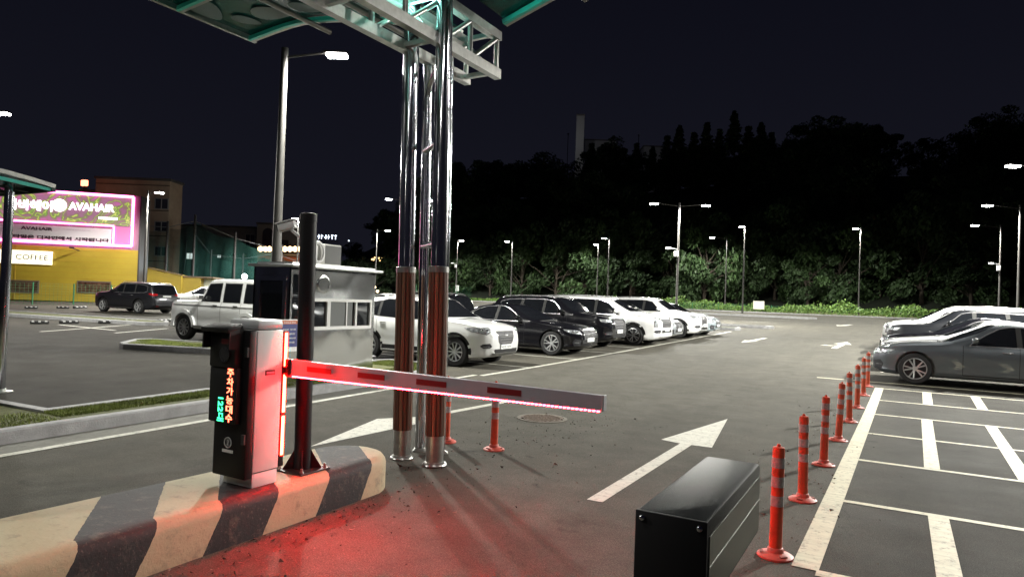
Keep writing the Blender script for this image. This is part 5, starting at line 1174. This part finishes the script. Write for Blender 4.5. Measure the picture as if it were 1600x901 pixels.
def make_car(kind, name, label, cat, pname, col, metal, loc, rz, style=0, plate=True, trim=M_TRIM, blackroof=False, darktrim=False, group=None, plate_text='42허 1674', emblem=False, rim_dark=False, clad_override=None, rails=None, lod=0):
    if kind not in BODY: BODY[kind] = body_mesh(kind)
    bme, bvh, ax, ra, mw = BODY[kind]; sp = SPEC[kind]; L = sp['L']; pm = paint(pname, col, metal); clad = sp['cladding'] if clad_override is None else clad_override
    t = thing(name, label, cat, loc, rz, group)
    me = bme.copy(); me.materials.clear(); me.materials.append(pm); me.materials.append(M_BLACKR); link('body', me, t)
    X = lambda u: L/2-u
    if darktrim: trim = M_BLACKR
    # ---- side windows
    for s_ in (-1, 1):
        d = (0, -s_, 0)
        allw = sp['win']
        if not sp.get('boxy') :
            # one bright surround per side
            lo = [allw[0][0]]+[w_[-1] for w_ in allw][:]; hull = [allw[0][0]]+[p for w_ in allw for p in w_[1:-1]]+[allw[-1][-1]]+[w_[-1] for w_ in allw[:-1]][::-1]
            h1 = inflate(hull, .022); v, f = patch(bvh, [(X(u), s_*1, z) for u, z in h1], d, .003)
            b = MB(); b.add(v, f); b.build('window_trim', trim, t)
            h2 = inflate(hull, .006); v, f = patch(bvh, [(X(u), s_*1, z) for u, z in h2], d, .0055); b = MB(); b.add(v, f); b.build('window_seal', M_BLACKR, t)
        for w_ in allw:
            if sp.get('boxy'):
                v, f = patch(bvh, [(X(u), s_, z) for u, z in inflate(w_, .03)], d, .003); b = MB(); b.add(v, f); b.build('window_seal', M_BLACKR, t)
            v, f = patch(bvh, [(X(u), s_*1, z) for u, z in w_], d, .008); b = MB(); b.add(v, f); b.build('side_window', M_GLASS, t, 60)
        # seams
        b = MB(); zb = float(smooth_curve(sp['bot'], np.array([2.0]))[0])+.10; zt_ = allw[0][0][1]
        useams = [allw[0][0][0]-.14 if not sp.get('boxy') else 1.46, (allw[0][-1][0]+allw[1][0][0])/2, allw[1][-1][0]+.07]
        for u in useams:
            u2 = min(u, ax[0]*0+9); x = X(u2)
            z1 = zt_-.02
            xr = [p for p in ax if abs(p-x) < ra+.02]; z0 = zb if not xr else sp['R']+math.sqrt(max(0, (ra+.01)**2-(x-xr[0])**2))
            v, f = patch(bvh, [(x-.005, s_, z0), (x+.005, s_, z0), (x+.005, s_, z1), (x-.005, s_, z1)], d, .0022, .06); b.add(v, f)
        v, f = patch(bvh, [(X(useams[0]), s_, zb-.005), (X(useams[-1]), s_, zb-.005), (X(useams[-1]), s_, zb+.006), (X(useams[0]), s_, zb+.006)], d, .0022, .1); b.add(v, f)
        b.build('door_gap', M_SEAM, t)
        # handles
        for u in (allw[0][-1][0]-.16, allw[1][-1][0]-.14):
            h = bvh.ray_cast(Vector((X(u), s_*3, zt_-.13)), Vector(d)); 
            if h[0]: b = MB(); b.box((X(u), h[0].y+s_*.018, zt_-.13), (.19, .022, .026), bev=.008); b.build('door_handle', trim if not sp.get('boxy') else M_BLACKR, t, 40)
        # sills and arch cladding
        sillm = M_DARKPL if clad else pm
        if clad:
            x0, x1 = ax[0]-ra-.03, ax[1]+ra+.03; zl = zb-.07
            v, f = patch(bvh, [(x0, s_, zl), (x1, s_, zl), (x1, s_, zb+.10), (x0, s_, zb+.10)], d, .006, .08); b = MB(); b.add(v, f)
            for a in ax:
                n_ = 20; outer = [(a+(ra+.065)*math.cos(q), sp['R']+.01+(ra+.065)*math.sin(q)) for q in np.linspace(-.12, math.pi+.12, n_)]
                inner = [(a+(ra+.0)*math.cos(q), sp['R']+.01+(ra+.0)*math.sin(q)) for q in np.linspace(-.12, math.pi+.12, n_)]
                for i in range(n_-1):
                    v, f = patch(bvh, [(outer[i][0], s_, outer[i][1]), (outer[i+1][0], s_, outer[i+1][1]), (inner[i+1][0], s_, inner[i+1][1]), (inner[i][0], s_, inner[i][1])], d, .007, .2); b.add(v, f)
            b.build('cladding', M_DARKPL, t, 60)
            b = MB(); b.box(((x0+x1)/2, s_*(mw+.0), zb-.03), (abs(x1-x0)-.1, .10, .035), bev=.012); b.build('side_step', mat('step_silver', (.42, .42, .42), .3, .9), t, 40)
        elif sp.get('boxy'):
            b = MB(); b.box(((ax[0]+ax[1])/2, s_*(mw-.01), .46), (abs(ax[1]-ax[0])-2*ra-.1, .14, .05), bev=.015); b.box(((ax[0]+ax[1])/2, s_*(mw+.05), .487), (abs(ax[1]-ax[0])-2*ra-.14, .05, .01)); b.build('side_step', mat('step_silver', ()), t, 40) if 'step_silver' in MATS else b.build('side_step', mat('step_silver', (.42, .42, .42), .3, .9), t, 40)
            b = MB()
            for a in ax:
                n_ = 16; qs = np.linspace(.05, math.pi-.05, n_)
                for i in range(n_-1):
                    pts = []
                    for q in (qs[i], qs[i+1]):
                        for rr in (ra, ra+.11): pts.append((a+rr*math.cos(q)*1.02, sp['R']+rr*math.sin(q)))
                    (a0, b0), (a1, b1), (a2, b2), (a3, b3) = pts[0], pts[1], pts[2], pts[3]
                    y0, y1 = s_*(mw-.03), s_*(mw+.035); b.add([(a0, y1, b0), (a1, y1, b1), (a3, y1, b3), (a2, y1, b2), (a0, y0, b0), (a1, y0, b1), (a3, y0, b3), (a2, y0, b2)], [(0, 1, 2, 3), (0, 3, 7, 4), (1, 5, 6, 2)])
            b.build('wheel_flare', pm, t)
            v, f = patch(bvh, [(X(.2), s_, 1.085), (X(4.5), s_, 1.085), (X(4.5), s_, 1.115), (X(.2), s_, 1.115)], d, .008, .1); b = MB(); b.add(v, f); b.build('side_moulding', mat('moulding_grey', (.12, .12, .12), .4), t)
        # mirror
        mu, mz = allw[0][0][0]+.10, zt_+.05; h = bvh.ray_cast(Vector((X(mu), s_*3, mz)), Vector(d)); y = h[0].y if h[0] else s_*mw*.9
        b = MB(); b.box((X(mu)+.03, y+s_*.15, mz+.055), (.12, .19, .13), bev=.04); mr = b.build('mirror', pm if not blackroof else M_BLACK, t, 50)
        b = MB(); b.bar((X(mu)+.02, y-s_*.02, mz-.02), (X(mu)+.02, y+s_*.10, mz+.01), .06, .04); b.box((X(mu)-.032, y+s_*.15, mz+.055), (.008, .16, .10)); b.build('mirror_stalk', M_BLACKR, mr)
    # ---- glass front and rear, seen along x
    def fr(poly, sgn, off, nm, m, parent=t, sm=60):
        v, f = patch(bvh, [(sgn*3, y, z) for y, z in poly], (-sgn, 0, 0), off); b = MB(); b.add(v, f); return b.build(nm, m, parent, sm)
    tz = lambda u: float(smooth_curve(sp['top'], np.array([u]), .10)[0])
    z0, z1 = tz(sp['ws'][0])+.03, tz(sp['ws'][1])-.02; wbt, wtp = mw*.80, sp['roofw']*.90
    fr([(-wbt, z0), (wbt, z0), (wtp+.02, z1-.03), (wtp-.06, z1), (-wtp+.06, z1), (-wtp-.02, z1-.03)], 1, .004, 'windscreen', M_GLASS)
    z1r, z0r = tz(sp['rw'][0])-.03, max(tz(sp['rw'][1])-.0, float(smooth_curve(sp['belt'], np.array([sp['rw'][1]]))[0]))+.03
    if sp.get('boxy'): z1r, z0r = 1.8, 1.28
    fr([(-mw*.74, z0r), (mw*.74, z0r), (sp['roofw']*.86, z1r), (-sp['roofw']*.86, z1r)], -1, .004, 'rear_window', M_GLASS)
    # ---- nose
    gr = sp['grille']
    def gpatch(poly):
        fr(inflate(poly, .018), 1, .004, 'grille_surround', trim); g = fr(poly, 1, .008, 'grille', M_INK); return g
    if kind in ('sedan', 'compact'):
        for s_ in (-1, 1): g = gpatch([(s_*y, z) for y, z in gr])
    else: g = gpatch(gr)
    ys_ = [p[0] for p in gr]; zs_ = [p[1] for p in gr]
    for k in range(4):
        z = min(zs_)+(max(zs_)-min(zs_))*(k+.8)/4.6; yy = max(abs(y) for y in ys_)*(.62+.08*k)
        fr([(-yy, z-.006), (yy, z-.006), (yy, z+.006), (-yy, z+.006)], 1, .012, 'grille_bar', trim, g)
    if emblem:
        pts = []
        zc = max(zs_)-.055
        for rr, mm, of in ((1.0, trim, .016), (.78, M_INK, .018)): fr([(.075*rr*math.cos(q), zc+.040*rr*math.sin(q)) for q in np.linspace(0, 6.283, 19)[:-1]], 1, of, 'emblem', mm, g)
        for p in ([(-.03, -.022), (-.018, -.022), (-.010, .024), (-.022, .024)], [(.012, -.024), (.024, -.024), (.032, .022), (.020, .022)], [(-.022, -.004), (.022, .004), (.022, .010), (-.022, .002)]): fr([(y, zc+z) for y, z in p], 1, .021, 'emblem', trim, g)
    zc = min(zs_)-.16 if kind not in ('sedan', 'compact') else .42
    fr([(-.62*mw, zc-.05), (.62*mw, zc-.05), (.58*mw, zc+.06), (-.58*mw, zc+.06)], 1, .005, 'air_intake', M_DARKPL)
    if clad: fr([(-.5, .30), (.5, .30), (.62, .36), (-.62, .36)], 1, .009, 'skid_plate', mat('skid_silver', (.3, .3, .3), .35, .8))
    xf = L/2+.02
    if plate:
        zp = {'suv': .50, 'sedan': .47, 'compact': .47, 'big_suv': .58, 'van': .58, 'offroader': .62}[kind]; hp = bvh.ray_cast(Vector((5, 0, zp)), Vector((-1, 0, 0)))[0]; xp = (hp.x if hp else L/2)+.022
        b = MB(); b.box((xp, 0, zp), (.012, .52, .115), bev=.004); pl = b.build('licence_plate', M_PLATE, t)
        if lod == 0: text('plate_text', plate_text, .09, M_INK, pl, frame_mtx((xp+.0075, 0, zp), (0, 1, 0), (0, 0, 1)), .0005, .0, (.44, .07))
        hp = bvh.ray_cast(Vector((-5, 0, .82 if kind in ('sedan', 'compact') else .95)), Vector((1, 0, 0)))[0]
        b = MB(); b.box((hp.x-.012, 0, hp.z), (.012, .52, .115), bev=.004); b.build('licence_plate', M_PLATE, t)
    for s_ in (-1, 1):
        # headlamp wraps round the corner: seen obliquely
        d = Vector((-1, -s_*.9, 0)).normalized(); r_ = d.cross(Vector((0, 0, 1)))
        hp = bvh.ray_cast(Vector((L/2-.14, s_*mw*.78, sp['hl'][0][1]+.02))-d*3, d)[0]; c0 = hp if hp is not None else Vector((L/2-.1, s_*.7, .8)); rr = Vector((r_.x, r_.y, 0)); 
        out = -rr if (-rr).dot(Vector((-1, s_*.4, 0))) > 0 else rr       # towards the back of the car
        pol = [tuple(c0+out*(u-.17)+Vector((0, 0, z-c0.z))) for u, z in sp['hl']]
        v, f = patch(bvh, pol, d, .007, .04); b = MB(); b.add(v, f); hl = b.build('headlight', M_LAMPG, t, 60)
        pi = [tuple(c0+out*(u-.17)+Vector((0, 0, z-c0.z))) for u, z in inflate([tuple(q) for q in sp['hl']], .012)]; v, f = patch(bvh, pi, d, .004, .04); b = MB(); b.add(v, f); b.build('surround', M_INK, hl)
        for uu in (.14, .27):
            z = sum(q[1] for q in sp['hl'])/len(sp['hl'])+.01; c = c0+out*(uu-.17); c.z = z; h = bvh.ray_cast(c-d*3, d)
            if h[0]:
                b = MB(); b.lathe([(.001, .010), (.020, .009), (.030, .002), (.032, -.004)], 14, axis='Z'); m4 = h[1].to_track_quat('Z', 'Y').to_matrix() if h[1].dot(-d) > 0 else (-h[1]).to_track_quat('Z', 'Y').to_matrix()
                b.v = [tuple(m4 @ Vector(q)+h[0]+(-d)*.008) for q in b.v]; b.build('projector', M_CHROME, hl, 60)
        # fog lamp
        if kind != 'offroader':
            zf = .52 if kind not in ('sedan', 'compact') else .42; fp = [(0, zf), (.06, zf+.07), (.24, zf+.05), (.30, zf), (.22, zf-.055), (.06, zf-.05)] if kind not in ('sedan', 'compact') else [(.02, zf-.10), (.0, zf+.06), (.20, zf+.09), (.27, zf), (.22, zf-.12)]
            pol = [tuple(c0+out*(u-.16)+Vector((0, 0, z-c0.z))) for u, z in fp]; v, f = patch(bvh, pol, d, .005, .04); b = MB(); b.add(v, f); fo = b.build('fog_light', M_INK, t, 60)
            fp = [(.06, zf-.012), (.22, zf-.01), (.24, zf-.022), (.07, zf-.028)]; pol = [tuple(c0+out*(u-.16)+Vector((0, 0, z-c0.z))) for u, z in fp]; v, f = patch(bvh, pol, d, .009, .04); b = MB(); b.add(v, f); b.build('lamp_strip', M_LAMPG, fo)
        # tail lamp
        zt2 = {'suv': .98, 'sedan': .88, 'compact': .88, 'big_suv': 1.04, 'van': 1.02, 'offroader': .70}[kind]; d = Vector((1, -s_*.9, 0)).normalized()
        hp = bvh.ray_cast(Vector((-L/2+.15, s_*mw*.80, zt2))-d*3, d)[0]; c0 = hp if hp is not None else Vector((-L/2+.1, s_*.7, zt2)); rr = d.cross(Vector((0, 0, 1))); out = rr if rr.dot(Vector((1, s_*.4, 0))) > 0 else -rr
        pol = [tuple(c0+out*u+Vector((0, 0, z))) for u, z in [(-.22, -.03), (-.20, .05), (.10, .08), (.26, .07), (.16, -.02), (.0, -.07)]]
        v, f = patch(bvh, pol, d, .007, .04); b = MB(); b.add(v, f); b.build('tail_light', M_TAIL, t, 60)
        d2 = (1, 0, 0); v, f = patch(bvh, [(-3, s_*(mw-.30), .44), (-3, s_*(mw-.48), .44), (-3, s_*(mw-.48), .40), (-3, s_*(mw-.30), .40)], d2, .006); b = MB(); b.add(v, f); b.build('reflector', M_TAIL, t)
    # bonnet gap, wiper
    b = MB(); ub = sp['ws'][0]-.03; zb_ = tz(ub)
    b.tube([(X(ub)+.02-.10*abs(k/4)**2, k/4*mw*.72, zb_+.02-.03*abs(k/4)) for k in range(-4, 5)], .012, 6); b.build('wiper_cowl', M_BLACKR, t)
    if (sp['rails'] if rails is None else rails):
        for s_ in (-1, 1):
            u0, u1 = sp['ws'][1]+.15, sp['rw'][0]-.15; b = MB(); yy = s_*(sp['roofw']*.93); b.tube([(X(u0), yy, tz(u0)-.03), (X(u0+.1), yy, tz(u0+.1)+.03), (X((u0+u1)/2), yy, tz((u0+u1)/2)+.035), (X(u1-.1), yy, tz(u1-.1)+.03), (X(u1), yy, tz(u1)-.03)], .016, 8); b.build('roof_rail', trim if not clad else mat('rail_silver', (.4, .4, .4), .3, .8), t, 60)
    if kind in ('sedan', 'suv', 'big_suv'):
        b = MB(); u = sp['rw'][0]-.25; b.box((X(u), 0, tz(u)+.025), (.14, .035, .05), bev=.012); b.build('antenna', pm, t, 50)
    if blackroof:
        # glass-black upper roof panel
        u0, u1 = sp['ws'][1]+.05, sp['rw'][0]-.1; vs = []; 
        b = MB()
        for i in range(14):
            u = u0+(u1-u0)*i/13
            for k in range(9):
                y = (k/4-1)*sp['roofw']*.82; h = bvh.ray_cast(Vector((X(u), y, 4)), Vector((0, 0, -1))); vs.append(h[0]+Vector((0, 0, .004)))
        b.add(vs, [(i*9+k, i*9+k+1, i*9+10+k, i*9+9+k) for i in range(13) for k in range(8)]); b.build('sunroof', M_GLASS, t, 60)
    # ---- wheels
    ty, rm = wheel_meshes(sp['R'], style)
    for a in ax:
        for s_ in (-1, 1):
            w_ = link('wheel', None, t, (a, s_*(mw-.125), sp['R'])); w_.empty_display_size = .1
            if s_ < 0: w_.rotation_euler = (0, 0, math.pi)
            link('tyre', ty, w_); link('rim', rm, w_)
    # underbody shadow block
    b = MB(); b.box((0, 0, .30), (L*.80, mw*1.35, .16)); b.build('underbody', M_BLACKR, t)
    return t
def place(xfront, ynear, kind, heading, *a, **k):
    """xfront: world x of the front bumper; ynear: world y of the side nearest the camera; heading +1 faces +x, -1 faces -x"""
    sp = SPEC[kind]; L = sp['L']; mw = max(p[1] for p in sp['hw']); x = xfront-heading*L/2; y = ynear+mw
    dz = (zg(y+mw)-zg(y-mw))/(2*mw); dr = k.pop('dr', 0)
    t = make_car(kind, 'parked_car', a[0], a[1], a[2], a[3], a[4], (x, y, zg(y)), (0 if heading > 0 else math.pi)+dr, **k); return t
WH = (.74, .75, .75)
place(-8.28, 13.62, 'suv', 1, 'white compact SUV with black wheel arches, nearest in the left row behind the columns', 'SUV', 'white', WH, 0, style=2, emblem=True, plate_text='42허 1674', group='cars in the left row')
place(-7.95, 18.15, 'sedan', 1, 'glossy black sedan with bright alloy wheels, second car of the left row', 'car', 'black', (.006, .006, .008), 0, style=1, group='cars in the left row', plate_text='38누 2915')
place(-8.2, 21.3, 'big_suv', 1, 'black SUV parked between the glossy black sedan and the white van', 'SUV', 'black', (.006, .006, .008), 0, style=1, clad_override=0, group='cars in the left row', plate_text='157우 8830')
place(-7.35, 23.95, 'van', 1, 'long white van with black wheels in the left row beside the black SUV', 'van', 'white', WH, 0, style=0, group='cars in the left row', plate_text='294다 5512')
place(-7.6, 26.6, 'sedan', 1, 'silver grey sedan mostly hidden beyond the white van', 'car', 'silver', (.30, .32, .34), .6, style=0, group='cars in the left row', lod=1)
place(-7.25, 29.3, 'big_suv', 1, 'white SUV near the far end of the left row, behind the silver sedan', 'SUV', 'white', WH, 0, style=0, clad_override=1, group='cars in the left row', lod=1)
place(-7.3, 32.2, 'compact', 1, 'pale blue grey small sedan at the far end of the left row', 'car', 'pale_blue', (.36, .42, .46), .4, style=0, group='cars in the left row', lod=1)
place(-.42, 18.28, 'sedan', -1, 'dark grey metallic sedan with five twin-spoke wheels, nearest car on the right', 'car', 'slate', (.115, .13, .145), .5, style=0, group='cars in the right row', plate_text='63버 7041')
place(-.32, 21.2, 'sedan', -1, 'white sedan directly behind the dark grey metallic sedan on the right', 'car', 'white', WH, 0, style=0, group='cars in the right row', lod=1)
place(-.38, 23.9, 'sedan', -1, 'black sedan in the right row between the white sedan and the next dark car', 'car', 'black', (.006, .006, .008), 0, style=0, group='cars in the right row', lod=1)
place(-.22, 26.6, 'big_suv', -1, 'dark coloured crossover in the right row just before the white SUV', 'car', 'near_black', (.010, .011, .014), .2, style=0, clad_override=0, group='cars in the right row', lod=1)
place(-.38, 29.4, 'van', -1, 'large white SUV with black windows and pale roof in the right row', 'SUV', 'white', WH, 0, style=0, group='cars in the right row', lod=1)
place(-.2, 32.4, 'big_suv', -1, 'farthest white car of the right row with only its nose and roof showing', 'SUV', 'white', WH, 0, style=0, group='cars in the right row', lod=1)
place(-20.35, 13.75, 'offroader', -1, 'boxy white off-roader with black windows parked left of the steel booth', 'off-roader', 'white', WH, 0, style=2)
def at_px(kind, px, py, d, rz, *a, **k):
    q = W(px, py, d); y = q.y; return make_car(kind, 'parked_car', a[0], a[1], a[2], a[3], a[4], (q.x, q.y, zg(q.y)), rz, **k)
at_px('big_suv', 213, 470, 38.3, R(186), 'dark grey SUV seen from its rear corner in front of the yellow shop', 'SUV', 'graphite', (.020, .021, .026), .4, style=0)
at_px('sedan', 322, 468, 47, R(205), 'white hatchback half hidden behind the bonnet of the boxy off-roader', 'car', 'white', WH, 0, style=0, lod=1)
at_px('big_suv', 652, 470, 27.5, R(180), 'black SUV in the back row seen over the roof of the white compact SUV', 'SUV', 'black', (.006, .006, .008), 0, style=0, clad_override=0, lod=1)
at_px('sedan', 600, 455, 40, R(178), 'low dark car far behind the booth, beyond the white compact SUV', 'car', 'near_black', (.010, .011, .014), .2, style=0, lod=1)
